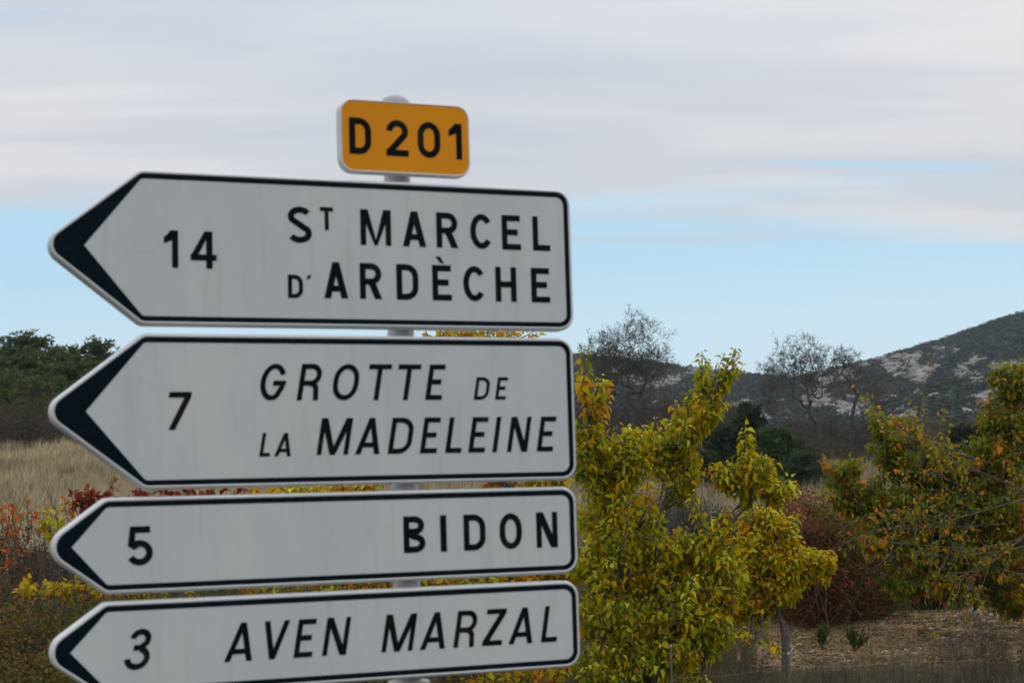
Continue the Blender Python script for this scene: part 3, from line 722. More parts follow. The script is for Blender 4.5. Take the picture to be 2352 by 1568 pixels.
# small tree with the bare trunk standing on the stony ground
bs = at(1800, 1548, 17.5); bs[2] = gz(bs[0], bs[1])
leafy_tree('yellow_tree', 'small yellow tree with short bare trunk standing on the stony ground', 'tree', bs, 17.5, [
    (1740, 1215, 45, 45, 0, 34), (1790, 1215, 35, 35, 0, 26), (1730, 1290, 55, 50, 0, 40), (1800, 1285, 45, 50, -.1, 40), (1850, 1300, 36, 30, 0, 22), (1888, 1295, 24, 24, 0, 13), (1790, 1350, 50, 38, 0, 30), (1730, 1380, 45, 45, .1, 28), (1690, 1380, 40, 40, .2, 22)],
    [(1775, 1200, 1765, 1160, 0), (1790, 1205, 1800, 1170, 0), (1870, 1300, 1905, 1275, 0), (1750, 1465, 1790, 1490, -.2), (1720, 1445, 1700, 1452, -.2)],
    YG, [.34, .20, .25, .05, .06, .10], .066, 12, dens=1.4, trunk_r=.042, fork=at(1800, 1432, 17.5), shoot_len=(.13, .25), nleaf=(12, 17), droop=.8, bark=(.075, .062, .055))
# orange-yellow tree mostly behind the signs
bs = at(1000, 1720, 15.8); bs[2] = gz(bs[0], bs[1])
leafy_tree('orange_tree', 'orange-yellow broadleaf tree growing behind the white arrow signs', 'tree', bs, 15.8, [
    (1060, 790, 55, 38, 0, 30), (1140, 795, 50, 34, 0, 22), (1010, 830, 40, 50, 0, 16), (1100, 900, 110, 70, .2, 60), (1000, 1000, 130, 80, .3, 60), (1120, 1020, 100, 80, .1, 40), (1040, 1230, 110, 60, .2, 26), (900, 1230, 100, 60, .1, 26), (760, 1240, 80, 50, 0, 20), (1050, 1450, 120, 60, .1, 34), (1250, 1120, 60, 60, 0, 18), (1150, 1230, 100, 60, 0, 10), (740, 1130, 110, 26, 0, 26), (640, 1135, 70, 22, .1, 16), (820, 1120, 60, 24, 0, 14),
    (640, 1345, 80, 20, 0, 22), (790, 1345, 70, 24, 0, 24), (850, 1340, 40, 30, .1, 14), (1010, 1335, 60, 24, 0, 18), (1130, 1335, 70, 26, 0, 22), (1230, 1330, 60, 26, 0, 18), (1290, 1320, 60, 50, .1, 22), (1100, 1560, 110, 22, .1, 8), (1260, 1550, 60, 40, .1, 16), (860, 1560, 60, 16, .1, 3)],
    [(1040, 800, 1010, 752, 0), (985, 790, 975, 752, 0), (1120, 790, 1130, 754, 0), (1190, 780, 1232, 758, 0), (1160, 790, 1180, 758, 0.1)],
    YG, W_A, .078, 13, dens=1.4, trunk_r=.06, fork=at(1040, 1430, 15.8), near=200, shoot_len=(.16, .3), nleaf=(12, 18), droop=.8)
# cherry-like tree at the right edge, leaning in from the right
CH = [(.15, .185, .012), (.22, .24, .013), (.37, .27, .014), (.62, .25, .018), (.48, .13, .03), (.08, .10, .010)]
bs = at(2470, 1530, 21.5); bs[2] = gz(bs[0], bs[1])
leafy_tree('cherry_tree', 'spreading tree with green and orange leaves and grey bare branches at the right edge', 'tree', bs, 21.5, [
    (2330, 880, 50, 45, 0, 36), (2300, 960, 50, 50, 0, 44), (2350, 1000, 60, 80, .4, 56), (2280, 1060, 70, 60, 0, 50), (2030, 975, 36, 34, 0, 14), (2055, 1040, 45, 50, 0, 24), (2120, 1075, 60, 50, .2, 34), (2200, 1110, 70, 60, 0, 48),
    (1990, 1130, 55, 45, .2, 22), (1935, 1080, 45, 22, 0, 12), (1960, 1150, 55, 35, .3, 18), (2060, 1150, 80, 50, .3, 40), (2150, 1190, 90, 50, 0, 50), (2290, 1180, 90, 70, 0, 70), (2040, 1230, 80, 45, .5, 32), (2150, 1280, 90, 45, .2, 42), (2280, 1290, 90, 60, 0, 60), (2200, 1340, 80, 40, 0, 40), (2330, 1370, 60, 40, 0, 34), (2080, 1330, 60, 36, .3, 22), (2400, 1150, 80, 200, .5, 90)],
    [(2040, 1010, 2010, 935, 0), (2130, 1030, 2085, 945, 0), (2030, 1000, 1995, 935, .1), (2110, 1010, 2075, 950, 0), (2190, 1060, 2150, 1000, 0), (2345, 860, 2350, 825, 0), (2320, 870, 2335, 830, 0), (1930, 1110, 1885, 1095, 0), (1960, 1160, 1880, 1120, .1), (2240, 1060, 2240, 1010, 0)],
    CH, [.28, .26, .16, .09, .03, .18], .080, 14, dens=1.5, trunk_r=.10, shoot_len=(.2, .4), nleaf=(15, 22), fork=at(2400, 1370, 21.5), bark=(.13, .12, .11), droop=.9, upness=.35)
# the tree's pale bare boughs
rng = np.random.RandomState(77); segs = []
for (x0, y0, x1, y1, dY, r_) in [(2400, 1100, 2030, 985, -.5, .03), (2280, 1160, 2120, 970, -.6, .02), (2360, 1130, 2200, 1060, -.6, .03), (2400, 1130, 2160, 1200, -.7, .028), (2380, 1200, 2010, 1215, -.8, .026), (2320, 1210, 2060, 1170, -.6, .018), (2340, 1260, 2040, 1245, -.8, .022), (2400, 1180, 2220, 1330, -.8, .03), (2420, 1230, 2180, 1270, -.8, .02), (2300, 1160, 2150, 1080, -.6, .015), (2300, 1240, 2190, 1350, -.8, .014), (2420, 1330, 2200, 1290, -.5, .03), (2250, 1200, 2080, 1205, -.7, .014), (2260, 1180, 2100, 1190, -.8, .012)]:
    a = at(x0, y0, 21.5+dY*.2); b = at(x1, y1, 21.5+dY); pts = path(a, b, rng, .04, 9); add_path(segs, pts, r_*.5, .004)
    for i in range(2, 9):
        for _ in range(1): grow(rng, segs, pts[i], norm((b-a))+rng.normal(0, .55, 3), rng.uniform(.25, .6), .0055, 1, 2, .45, .05, (1, 2), .0028)
s = seg_soup(segs, np.array((.12, .105, .095)), 5); cb = bpy.data.objects['cherry_tree']; s.v = [v-np.array(cb.location) for v in s.v]
ends = np.array([a_[1] for a_ in segs if a_[4] >= 1]); ends = np.repeat(ends, 2, 0)[rng.permutation(len(ends)*2)[:1500]]+rng.normal(0, .03, (min(1500, len(ends)*2), 3))
X_, Y_, Z_ = frames(rnddir(rng, len(ends))+np.array([0, 0, -.7]), rng); s2 = Soup(); chp = np.array([CH[0], CH[0], CH[1], CH[1], CH[2], CH[2], CH[3]])
s2.stamp(LV, LF, ends-np.array(cb.location), X_, Y_, Z_, .065*rng.uniform(.6, 1.2, len(ends)), chp[rng.randint(0, 7, len(ends))]); tag(link('foliage', s2.mesh('foliage', M_LEAF, True), cb), kind='stuff')
o = link('bough', s.mesh('bough', M_BARK), cb); o['label'] = 'pale grey leafless boughs'; o['kind'] = 'stuff'

# --- conifers and dark evergreens
def evergreen(name, label, cat, base, H_, W_, seed, shape='pine', cols=((.075, .115, .034), (.11, .145, .042), (.050, .078, .026), (.125, .13, .055)), dens=1.0, lean=0):
    rng = np.random.RandomState(seed); b0 = np.array(base, float); root = empty(name, tuple(b0), label, cat)
    segs = []; top = np.array([lean, 0, H_*.93]); tp = path([0, 0, -.2], top, rng, .03, 8); add_path(segs, tp, W_*.035+.03, .02)
    O = []; D = []; K = []
    nb = int((34 if shape == 'pine' else 60)*dens)
    for i in range(nb):
        t = rng.uniform(.22 if shape == 'pine' else .03, 1)
        p = tp[min(7, int(t*7))]+(top/H_/.93)*0; p = np.array([tp[:, 0][min(7, int(t*7))], 0, H_*.93*t])
        if shape == 'pine': rad = W_*.5*(1-(abs(t-.55)/.62)**2.2)
        elif shape == 'cone': rad = W_*.5*(1.02-t)**.8
        else: rad = W_*.5*(1-(abs(t-.4)/.72)**2)
        rad = max(rad, .12)*rng.uniform(.6, 1.12); a = rng.uniform(0, 2*pi)
        e = p+np.array([cos(a)*rad, sin(a)*rad, rad*rng.uniform(.05, .45) if shape != 'cone' else rad*.5])
        pts = path(p, e, rng, .08, 5); add_path(segs, pts, .02+rad*.012, .006)
        nt_ = int(9*dens*(1+rad*1.0))
        for k_ in range(nt_):
            f = rng.uniform(.35, 1.05); q_ = pts[0]*(1-f)+e*f+rng.normal(0, .16+.06*rad, 3)*np.array([1, 1, .55]); O.append(q_); D.append(norm((e-p)*.6+np.array([0, 0, .55])+rng.normal(0, .5, 3))); K.append(rng.uniform(0, 1))
    O = np.array(O); D = np.array(D)
    # needle spray: ten thin spikes
    r2 = np.random.RandomState(3); tv = []; tf = []
    for k_ in range(11):
        d = norm(np.array([r2.normal(0, .55), 1.0, r2.normal(0, .55)])); sd = norm(np.cross(d, r2.normal(0, 1, 3)))*.085; n0 = len(tv)
        L = r2.uniform(.6, 1.1); tv += [sd*.3, d*L*.5+sd, d*L, d*L*.5-sd]; tf += [(n0, n0+1, n0+2), (n0, n0+2, n0+3)]
    X_, Y_, Z_ = frames(D, rng, roll=.6); sz = rng.uniform(.22, .42, len(O))*(1 if shape == 'pine' else .8)
    cols = np.array(cols); col = cols[rng.randint(0, len(cols), len(O))]*rng.uniform(.75, 1.3, (len(O), 1))
    s = Soup(); s.stamp(np.array(tv), tf, O, X_, Y_, Z_, sz, col)
    tag(link('crown', s.mesh('crown', M_NEEDLE), root), kind='stuff')
    s = seg_soup(segs, np.array((.06, .05, .042)), 5); link('trunk', s.mesh('trunk', M_BARK, True), root)
    return root
def on_ground(px, Y):
    p = at(px, 1000, Y); p[2] = gz(p[0], Y); return p
def top_h(px, py, Y):
    p = at(px, py, Y); return p[2]-gz(p[0], Y)
for (px, py, Y, W_, lab, shp, sd) in [
    (-40, 790, 98, 3.6, 'dark pine cut by the left picture edge', 'pine', 1),
    (45, 762, 96, 3.4, 'tallest dark pine with a pointed top, behind the dry grass at far left', 'pine', 2),
    (95, 800, 92, 3.0, 'bushy green pine below and beside the tallest pine', 'pine', 3),
    (132, 786, 100, 2.2, 'slim spiky pine in the middle of the left pine group', 'cone', 4),
    (160, 815, 95, 2.6, 'low rounded pine between the spiky one and the umbrella-topped one', 'pine', 5),
    (203, 786, 97, 3.0, 'umbrella-topped pine just left of the second arrow sign tip', 'pine', 6),
    (258, 806, 99, 2.8, 'dark pine half hidden by the slanted edge of the second arrow sign', 'pine', 7),
    (10, 850, 90, 3.2, 'low dark pine in front at the left edge', 'pine', 8),
    (60, 868, 88, 2.8, 'small olive-green pine in front of the tallest pine', 'pine', 9),
    (-5, 800, 101, 4.0, 'broad dark pine behind the left edge pine', 'pine', 11), (110, 818, 98, 4.2, 'broad pine filling the gap below the slim spiky pine', 'pine', 12), (178, 832, 90, 3.6, 'low spreading pine in front of the umbrella-topped pine', 'pine', 13), (230, 838, 92, 3.4, 'low pine under the slanted sign edge', 'pine', 14), (120, 880, 86, 3.2, 'lowest green pine at the edge of the bramble scrub', 'pine', 15), (25, 905, 85, 2.6, 'small low pine at far left above the bramble scrub', 'pine', 16)]:
    evergreen('pine_tree', lab, 'tree', on_ground(px, Y), top_h(px, py, Y), W_*1.15, 100+sd, shp, dens=1.3)
evergreen('juniper', 'dark green pointed juniper bush between the yellow tree and the bare trees', 'bush', on_ground(1722, 60), top_h(1722, 930, 60), 1.7, 201, 'cone', ((.040, .064, .026), (.055, .082, .034), (.03, .048, .021)), 1.6)
evergreen('juniper', 'lower rounded juniper bush leaning against the pointed one', 'bush', on_ground(1668, 61), top_h(1668, 985, 61), 1.9, 202, 'round', ((.042, .062, .028), (.055, .078, .035)), 1.2)
evergreen('juniper', 'rounded green juniper bush right of the pointed one', 'bush', on_ground(1780, 59), top_h(1780, 985, 59), 2.0, 203, 'round', ((.05, .08, .03), (.066, .10, .04)), 1.4)
evergreen('juniper', 'small low green juniper at the edge of the dry grass', 'bush', on_ground(1840, 57), top_h(1840, 1048, 57), 1.7, 204, 'round', ((.05, .075, .035), (.06, .08, .04)), 1.0)
evergreen('juniper', 'dark evergreen bush seen through the cherry branches', 'bush', on_ground(2235, 62), top_h(2235, 985, 62), 2.4, 205, 'round', ((.026, .038, .018), (.034, .048, .022)), 1.4)

# --- bare trees on the rise
def bare_tree(label, px, base_Y, crown, seed, n=700, r0=.15, stems=1, last=0, leaves=(.09, .08, .03), fork=.42):
    """crown: (px, py, rx, ry, share) ellipses the twigs fill; each new twig joins the nearest wood already there"""
    rng = np.random.RandomState(seed); Y = base_Y; b = on_ground(px, Y); root = empty('bare_tree', tuple(b), label, 'tree')
    pts = []
    for (cx_, cy_, rx, ry, sh) in crown:
        k_ = int(n*sh); u = rnddir(rng, k_)*(rng.uniform(0, 1, (k_, 1))**.38); c_ = at(cx_, cy_, Y)
        pts.append(c_+u*np.array([rx/F*Y, rx/F*Y*.8, ry/F*Y])*(.80+.55*fbm(u[:, :1]*3+seed, u[:, 2:]*3, seed, 2))*(1+rng.normal(0, .10, (k_, 1))))
    P_ = np.concatenate(pts)-b
    low = min(p[2] for p in P_); cen = P_.mean(0)
    nodes = [np.array([0, 0, -.3])]; par = [-1]
    for k_ in range(stems):
        tgt = np.array([cen[0]*.35+rng.normal(0, .35) if stems > 1 else cen[0]*.3, rng.normal(0, .2), cen[2]*fork]); pp = path(nodes[0], tgt, rng, .06, 6); pr = 0
        for q_ in pp[1:]: nodes.append(q_); par.append(pr); pr = len(nodes)-1
    tops = np.array([nodes[i] for i in range(1, len(nodes)) if i % 5 == 0])
    order = np.argsort(np.linalg.norm(P_-cen*np.array([1, 1, .55]), axis=1)+rng.normal(0, .25, len(P_)))
    for q_ in P_[order]:
        A = np.array(nodes); d = q_-A; L = np.linalg.norm(d, axis=1); cost = L*(1+.9*np.clip(-d[:, 2]/np.maximum(L, .01), 0, 1))+.08*np.linalg.norm(A-tops[0], axis=1)
        cost[:max(1, len(pp)-3)] += 3
        j = int(np.argmin(cost)); m_ = (A[j]+q_)/2+rng.normal(0, .07, 3)*L[j]+np.array([0, 0, -.05*L[j]])
        nodes.append(m_); par.append(j); nodes.append(q_); par.append(len(nodes)-2)
    A = np.array(nodes); par = np.array(par); cnt = np.ones(len(A))
    for i in range(len(A)-1, 0, -1): cnt[par[i]] += cnt[i]
    rad = np.maximum(r0*(cnt/cnt.max())**.60, .006); ii = np.arange(1, len(A)); p0 = A[par[ii]]; p1 = A[ii]; ra = np.minimum(rad[par[ii]], rad[ii]*1.35); rb = rad[ii]
    thick = cnt[ii] > cnt.max()*.05
    s = Soup(); s.tubes(p0[thick], p1[thick], ra[thick], rb[thick], np.array((.045, .038, .033)), 7); link('trunk', s.mesh('trunk', M_BARK, True), root)
    s = Soup(); s.tubes(p0[~thick], p1[~thick], ra[~thick], rb[~thick], np.array((.075, .064, .055)), 4)
    leafn = ii[cnt[ii] <= 3]; T_ = np.repeat(A[leafn], 4, 0); D_ = norm(np.repeat(norm(A[leafn]-A[par[leafn]]), 4, 0)*.6+rng.normal(0, .55, (len(T_), 3))+np.array([0, 0, .25]))
    E_ = T_+D_*rng.uniform(.12, .42, (len(T_), 1)); s.tubes(T_, E_, np.full(len(T_), .0095), np.full(len(T_), .005), np.array((.075, .062, .052)))
    tag(link('branches', s.mesh('branches', M_BARK), root), kind='stuff')
    if last:
        j = rng.randint(0, len(E_), last); O = E_[j]+rng.normal(0, .08, (last, 3)); X_, Y_, Z_ = frames(rnddir(rng, last), rng)
        s = Soup(); s.stamp(SV, SF, O, X_, Y_, Z_, rng.uniform(.06, .12, last), np.array([leaves])*rng.uniform(.6, 1.5, (last, 1))); tag(link('last_leaves', s.mesh('last_leaves', M_LEAF), root), kind='stuff')
    return root
bare_tree('nearly bare wide tree on the skyline just right of the second arrow sign', 1448, 86, [(1455, 800, 76, 78, .55), (1500, 840, 50, 44, .2), (1410, 840, 55, 44, .2), (1460, 890, 60, 40, .1)], 301, 760, .13, 3, 2600)
bare_tree('low bare tree left of the wide skyline tree, beside the sign edge', 1385, 88, [(1378, 808, 42, 36, .5), (1395, 850, 50, 34, .35), (1380, 890, 40, 30, .15)], 302, 330, .11, 3, 1000)
bare_tree('tall bare tree with forked dark trunk against the pale rocks', 1886, 84, [(1832, 832, 62, 58, .45), (1885, 850, 58, 48, .3), (1795, 865, 40, 40, .15), (1870, 910, 60, 34, .1)], 303, 560, .115, 1, 900)
bare_tree('slender bare tree right of the forked one, below the hill slope', 1955, 90, [(1943, 840, 38, 44, .55), (1965, 885, 44, 40, .45)], 304, 260, .09, 1, 300)
bare_tree('small bare tree left of the forked one', 1768, 92, [(1772, 885, 36, 54, 1)], 305, 170, .07, 2, 150)
bare_tree('bare thorny tree in front of the rocky hill foot', 2010, 88, [(2005, 910, 46, 46, 1)], 306, 200, .07, 2, 150)

# --- scrub masses
def scrub(name, label, spots, seed, twig, leaf, nleaf, lsz=(.05, .1), kt=16, cat='scrub', mat=None, twr=.006):
    """spots: (x, y, height, width) bushes joined into one mass"""
    rng = np.random.RandomState(seed); s = Soup(); leaf = np.array(leaf); P0 = []; P1 = []; R0 = []; R1 = []; O = []; C_ = []
    for (x, y, h, w_) in spots:
        z = gz(x, y); tint = leaf[rng.randint(len(leaf))]
        a = rng.uniform(0, 2*pi, kt); rr = rng.uniform(.1, 1, kt)*w_*.5; hh = h*np.sqrt(np.clip(1-(rr/w_*1.7)**2, .1, 1))*rng.uniform(.7, 1.1, kt)
        e = np.stack([x+np.cos(a)*rr, y+np.sin(a)*rr, z+hh], 1); b = np.stack([x+np.cos(a)*rr*.2, y+np.sin(a)*rr*.2, np.full(kt, z-.1)], 1)
        m_ = (b+e)/2+rng.normal(0, .08*h, (kt, 3)); P0 += [b, m_]; P1 += [m_, e]; R0 += [np.full(kt, twr*2.2), np.full(kt, twr*1.4)]; R1 += [np.full(kt, twr*1.4), np.full(kt, twr*.7)]
        for src, fr in ((e, .35), (m_, .5), ((m_+e)/2, .4)):
            t_ = src+rng.normal(0, 1, (kt, 3))*np.array([.16*w_, .16*w_, .16*h]); P0.append(src); P1.append(t_); R0.append(np.full(kt, twr)); R1.append(np.full(kt, twr*.5))
        n = int(nleaf*h*w_)
        u = rnddir(rng, n)*rng.uniform(.35, 1, (n, 1))**.6; lum = 1+.0*u[:, 2]
        q_ = np.array([x, y, z+h*.46])+u*np.array([w_*.52, w_*.52, h*.54])+rng.normal(0, .05, (n, 3)); O.append(q_)
        C_.append((tint[None]*.65+leaf[rng.randint(0, len(leaf), n)]*.35)*rng.uniform(.7, 1.3, (n, 1)))
    cnt = sum(len(a) for a in P0)
    s.tubes(np.concatenate(P0), np.concatenate(P1), np.concatenate(R0), np.concatenate(R1), np.array([twig])*rng.uniform(.6, 1.5, (cnt, 1)))
    O = np.concatenate(O); C_ = np.concatenate(C_); X_, Y_, Z_ = frames(rnddir(rng, len(O)), rng)
    s.stamp(SV, SF, O, X_, Y_, Z_, rng.uniform(lsz[0], lsz[1], len(O)), C_)
    o = link(name, s.mesh(name, mat or M_LEAF)); tag(o, label, cat, kind='stuff'); return o
rng = np.random.RandomState(60)
BR = [(.060, .048, .028), (.075, .048, .030), (.050, .048, .026), (.085, .055, .038), (.045, .050, .024)]
sp = []
for i in range(200):
    Y = rng.uniform(66, 108); px = rng.uniform(1290, 2420); x = at(px, 1000, Y)[0]; k_ = 1.15 if px < 1700 else .7
    if px > 1930: k_ = .55
    sp.append((x, Y, rng.uniform(1.0, 2.4)*k_*(.5+.5*(Y-50)/55), rng.uniform(2.2, 4.2)))
scrub('scrub', 'brown and olive autumn scrub covering the rise below the hill', sp, 61, (.11, .09, .075), [tuple(np.array(c_)*1.35) for c_ in BR], 190, (.07, .14), 30)
sp = [(at(rng.uniform(1300, 1700), 1000, Y)[0], Y, rng.uniform(2.0, 3.3), rng.uniform(1.8, 3.0)) for Y in rng.uniform(92, 108, 44)]+[(at(rng.uniform(1700, 2100), 1000, Y)[0], Y, rng.uniform(.9, 1.6), rng.uniform(1.8, 3.0)) for Y in rng.uniform(90, 104, 26)]
scrub('bare_thicket', 'grey-brown leafless thicket on the crest under the bare trees', sp, 62, (.12, .10, .09), [(.075, .06, .05), (.085, .065, .055)], 34, (.06, .1), 60, 'thicket', twr=.009)
sp = [(at(px, 1000, Y)[0], Y, rng.uniform(1.5, 2.7), rng.uniform(2.0, 3.6)) for px, Y in zip(rng.uniform(-60, 420, 76), rng.uniform(79, 93, 76))]
scrub('scrub', 'grey-brown bramble scrub between the dry grass and the left pines', sp, 63, (.16, .14, .125), [(.08, .065, .036), (.10, .07, .045), (.07, .075, .03), (.12, .07, .045)], 110, (.07, .14), 36)
# dark thicket behind the stony ground, under the cherry tree
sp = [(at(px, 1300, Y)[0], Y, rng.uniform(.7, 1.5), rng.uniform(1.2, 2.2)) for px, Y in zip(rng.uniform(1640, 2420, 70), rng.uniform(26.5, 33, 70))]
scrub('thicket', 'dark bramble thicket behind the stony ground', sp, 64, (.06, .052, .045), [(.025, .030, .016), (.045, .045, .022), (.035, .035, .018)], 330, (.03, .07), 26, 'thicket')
# red and green bush behind the small yellow tree
sp = [(at(px, 1300, Y)[0], Y, h_, w_) for px, Y, h_, w_ in [(1840, 24.5, 1.9, 1.2), (1890, 24, 1.75, 1.1), (1800, 25.5, 1.9, 1.0), (1950, 24.5, 1.7, 1.2), (2010, 25, 1.5, 1.2), (1865, 23.6, 1.5, 1.0)]]
scrub('red_bush', 'red and dark green leafed bush behind the small yellow tree', sp, 65, (.04, .03, .026), [(.19, .055, .04), (.14, .14, .03), (.17, .06, .04), (.22, .11, .06), (.12, .13, .03)], 3000, (.04, .07), 9, 'bush', twr=.002)
# dead grey brush in the dry grass behind the big yellow tree
sp = [(at(px, 1300, Y)[0], Y, h_, 1.6) for px, Y, h_ in [(1520, 33, 1.6), (1570, 32, 1.7), (1610, 34, 1.5), (1650, 33, 1.3), (1460, 32, 1.6), (1400, 33, 1.5), (1190, 30, 1.5), (1080, 30, 1.5), (960, 31, 1.4)]]
scrub('dead_brush', 'grey leafless brush seen through the yellow tree', sp, 66, (.14, .125, .115), [(.09, .075, .05)], 60, (.03, .06), 90, 'brush')

# left hedgerow
OR = [(.50, .13, .035), (.55, .20, .04), (.38, .08, .03)]
sp = [(at(px, 1300, Y)[0], Y, h_, w_) for px, Y, h_, w_ in [(0, 17, 1.75, 1.3), (60, 17.4, 1.8, 1.2), (110, 17, 1.75, 1.1), (160, 17.6, 1.65, 1.0), (30, 16, 1.3, 1.3), (120, 16, 1.2, 1.2), (210, 17.8, 1.5, 1.1), (280, 18, 1.5, 1.2), (-60, 17, 1.7, 1.2)]]
scrub('bramble', 'dark tangle of bramble stems at the left edge below the dry grass', sp, 67, (.12, .085, .075), [(.08, .065, .03), (.13, .06, .04), (.07, .08, .025)], 900, (.03, .055), 60, 'bramble', twr=.003)
sp = [(at(px, 1400, Y)[0], Y, h_, w_) for px, Y, h_, w_ in [(-20, 12.2, 1.25, 1.2), (60, 12, 1.25, 1.1), (130, 12.3, 1.22, 1.1), (210, 12.1, 1.3, 1.1), (300, 12.5, 1.32, 1.1), (400, 12.5, 1.32, 1.1), (500, 12.8, 1.32, 1.1), (30, 11.2, 1.0, 1.2), (140, 11.3, 1.0, 1.1), (600, 13, 1.3, 1.1), (700, 13, 1.28, 1.2), (820, 13, 1.25, 1.2)]]
scrub('rose_hedge', 'dense dark green and olive briar hedge at the lower left', sp, 68, (.10, .085, .07), [(.10, .115, .03), (.14, .135, .03), (.065, .09, .025), (.17, .10, .03)], 3300, (.024, .046), 26, 'hedge', twr=.0028)
sp = [(at(px, 1300, Y)[0], Y, h_, w_) for px, Y, h_, w_ in [(60, 14.5, 1.35, 1.2), (150, 14.2, 1.35, 1.1), (240, 14.4, 1.3, 1.1), (-30, 14.4, 1.4, 1.1), (330, 15, 1.3, 1.2)]]
scrub('dead_brush', 'brown dead undergrowth with red hips between bramble and briar hedge', sp, 69, (.12, .095, .075), [(.15, .10, .055), (.11, .09, .04), (.085, .095, .035), (.22, .06, .04)], 1500, (.02, .05), 50, 'brush', twr=.003)
def sprays(name, label, cat, shoots, Y, pal, leaf, seed, base_px, nper=12, droop=.4):
    """a plant of long leafy shoots, each leaf large enough to tell apart near the top"""
    rng = np.random.RandomState(seed); b0 = at(base_px, 1400, Y); b0[2] = gz(b0[0], Y); root = empty(name, tuple(b0), label, cat)
    segs = []; O = []; D = []; C_ = []; pal = np.array(pal)
    for (x0, y0, x1, y1, dY) in shoots:
        a = at(x0, y0, Y+dY); b = at(x1, y1, Y+dY); add_path(segs, path(b0+rng.normal(0, .25, 3)*np.array([1, 1, 0]), a, rng, .10, 5), .0045, .0035); pts = path(a, b, rng, .07, 5); add_path(segs, pts, .0035, .002)
        for i in range(nper):
            t = (i+.5)/nper*4; i0 = min(3, int(t)); q_ = pts[i0]+(pts[i0+1]-pts[i0])*(t-i0); out = rnddir(rng, 1)[0]; O.append(q_+out*leaf*.3); D.append(norm(out+norm(b-a)*.5-np.array([0, 0, droop]))); C_.append(pal[rng.randint(len(pal))]*rng.uniform(.75, 1.25))
    O = np.array(O); D = np.array(D); C_ = np.array(C_); X_, Y_, Z_ = frames(D, rng); sz = leaf*rng.uniform(.7, 1.2, len(O))
    s = seg_soup(segs, np.array((.07, .05, .04)), 4); s.v = [v-b0 for v in s.v]; link('stems', s.mesh('stems', M_BARK), root)['kind'] = 'stuff'
    vs = []
    for k_ in range(10):
        s = Soup(); s.add(LV, LF, pal[k_ % len(pal)]*rng.uniform(.8, 1.2)); vs.append(s.mesh('leaf', M_LEAF, True))
    sel = list(rng.permutation(len(O))[:290]); rest = np.ones(len(O), bool); rest[sel] = False
    if rest.any():
        s = Soup(); s.stamp(LV, LF, O[rest], X_[rest], Y_[rest], Z_[rest], np.stack([sz[rest]]*3, 1), C_[rest]); s.v = [v-b0 for v in s.v]; tag(link('foliage', s.mesh('foliage', M_LEAF, True), root), kind='stuff')
    for i in sel:
        o = link('leaf', vs[i % 10], root)
        mt = Matrix(((X_[i][0], Y_[i][0], Z_[i][0]), (X_[i][1], Y_[i][1], Z_[i][1]), (X_[i][2], Y_[i][2], Z_[i][2]))).to_4x4() @ Matrix.Diagonal((sz[i], sz[i], sz[i], 1))
        mt.translation = Vector(O[i]-b0); o.matrix_local = mt
    return root
rng = np.random.RandomState(70)
def rs(n, x0, x1, y0, y1, dx, dy): return [(a, b, a+rng.normal(0, dx), b-rng.uniform(.4, 1)*dy, rng.uniform(-.2, .3)) for a, b in zip(rng.uniform(x0, x1, n), rng.uniform(y0, y1, n))]
sprays('orange_bramble', 'bramble with bright orange leaves at the left picture edge', 'bramble', rs(26, -20, 165, 1180, 1290, 14, 60)+rs(8, -10, 60, 1300, 1370, 12, 50), 16.2, OR, .062, 71, 40, 7)
sprays('yellow_sapling', 'yellow-green leaf cluster left of the third arrow sign', 'sapling', [(120, 1235, 116, 1172, 0), (130, 1235, 130, 1178, 0), (140, 1240, 160, 1195, 0), (150, 1240, 175, 1200, 0), (160, 1245, 190, 1205, 0), (120, 1230, 108, 1185, 0)], 15.5, [(.44, .46, .03), (.36, .38, .02), (.48, .40, .02)], .10, 72, 140, 11)
sprays('red_sapling', 'dark red leafed shoots in front of the dry grass, under the second arrow sign', 'sapling', rs(10, 165, 215, 1150, 1180, 8, 45)+rs(22, 215, 420, 1150, 1185, 10, 50)+rs(16, 420, 620, 1150, 1175, 10, 45), 16.5, [(.20, .035, .022), (.26, .05, .025), (.15, .03, .02), (.24, .09, .03)], .068, 73, 320, 12)
sprays('yellow_shrub', 'low yellow leafed shrub between the third and fourth arrow tips', 'shrub', rs(34, 45, 270, 1345, 1385, 14, 28)+rs(16, 270, 480, 1350, 1380, 14, 24), 13.2, [(.50, .36, .015), (.40, .33, .015), (.42, .25, .02)], .062, 74, 160, 9)
sprays('pink_leafed_sapling', 'sapling with pinkish red leaves right of the small yellow tree', 'sapling', rs(8, 1880, 2010, 1290, 1350, 16, 50)+rs(3, 1790, 1850, 1170, 1200, 8, 40), 22.5, [(.30, .09, .08), (.22, .05, .04), (.34, .16, .12)], .075, 75, 1900, 8)
sprays('orange_sapling', 'red-tinged shrub at the lower right corner of the picture', 'shrub', rs(26, 2240, 2380, 1500, 1600, 16, 60), 16, [(.10, .09, .025), (.20, .05, .035), (.12, .10, .03)], .05, 76, 2320, 10)

sprays('seed_head_vine', 'climbing vine with whitish fluffy seed heads among the orange bramble', 'vine', rs(9, 50, 110, 1240, 1275, 8, 22), 15.8, [(.50, .46, .42), (.42, .38, .33)], .04, 78, 80, 9)
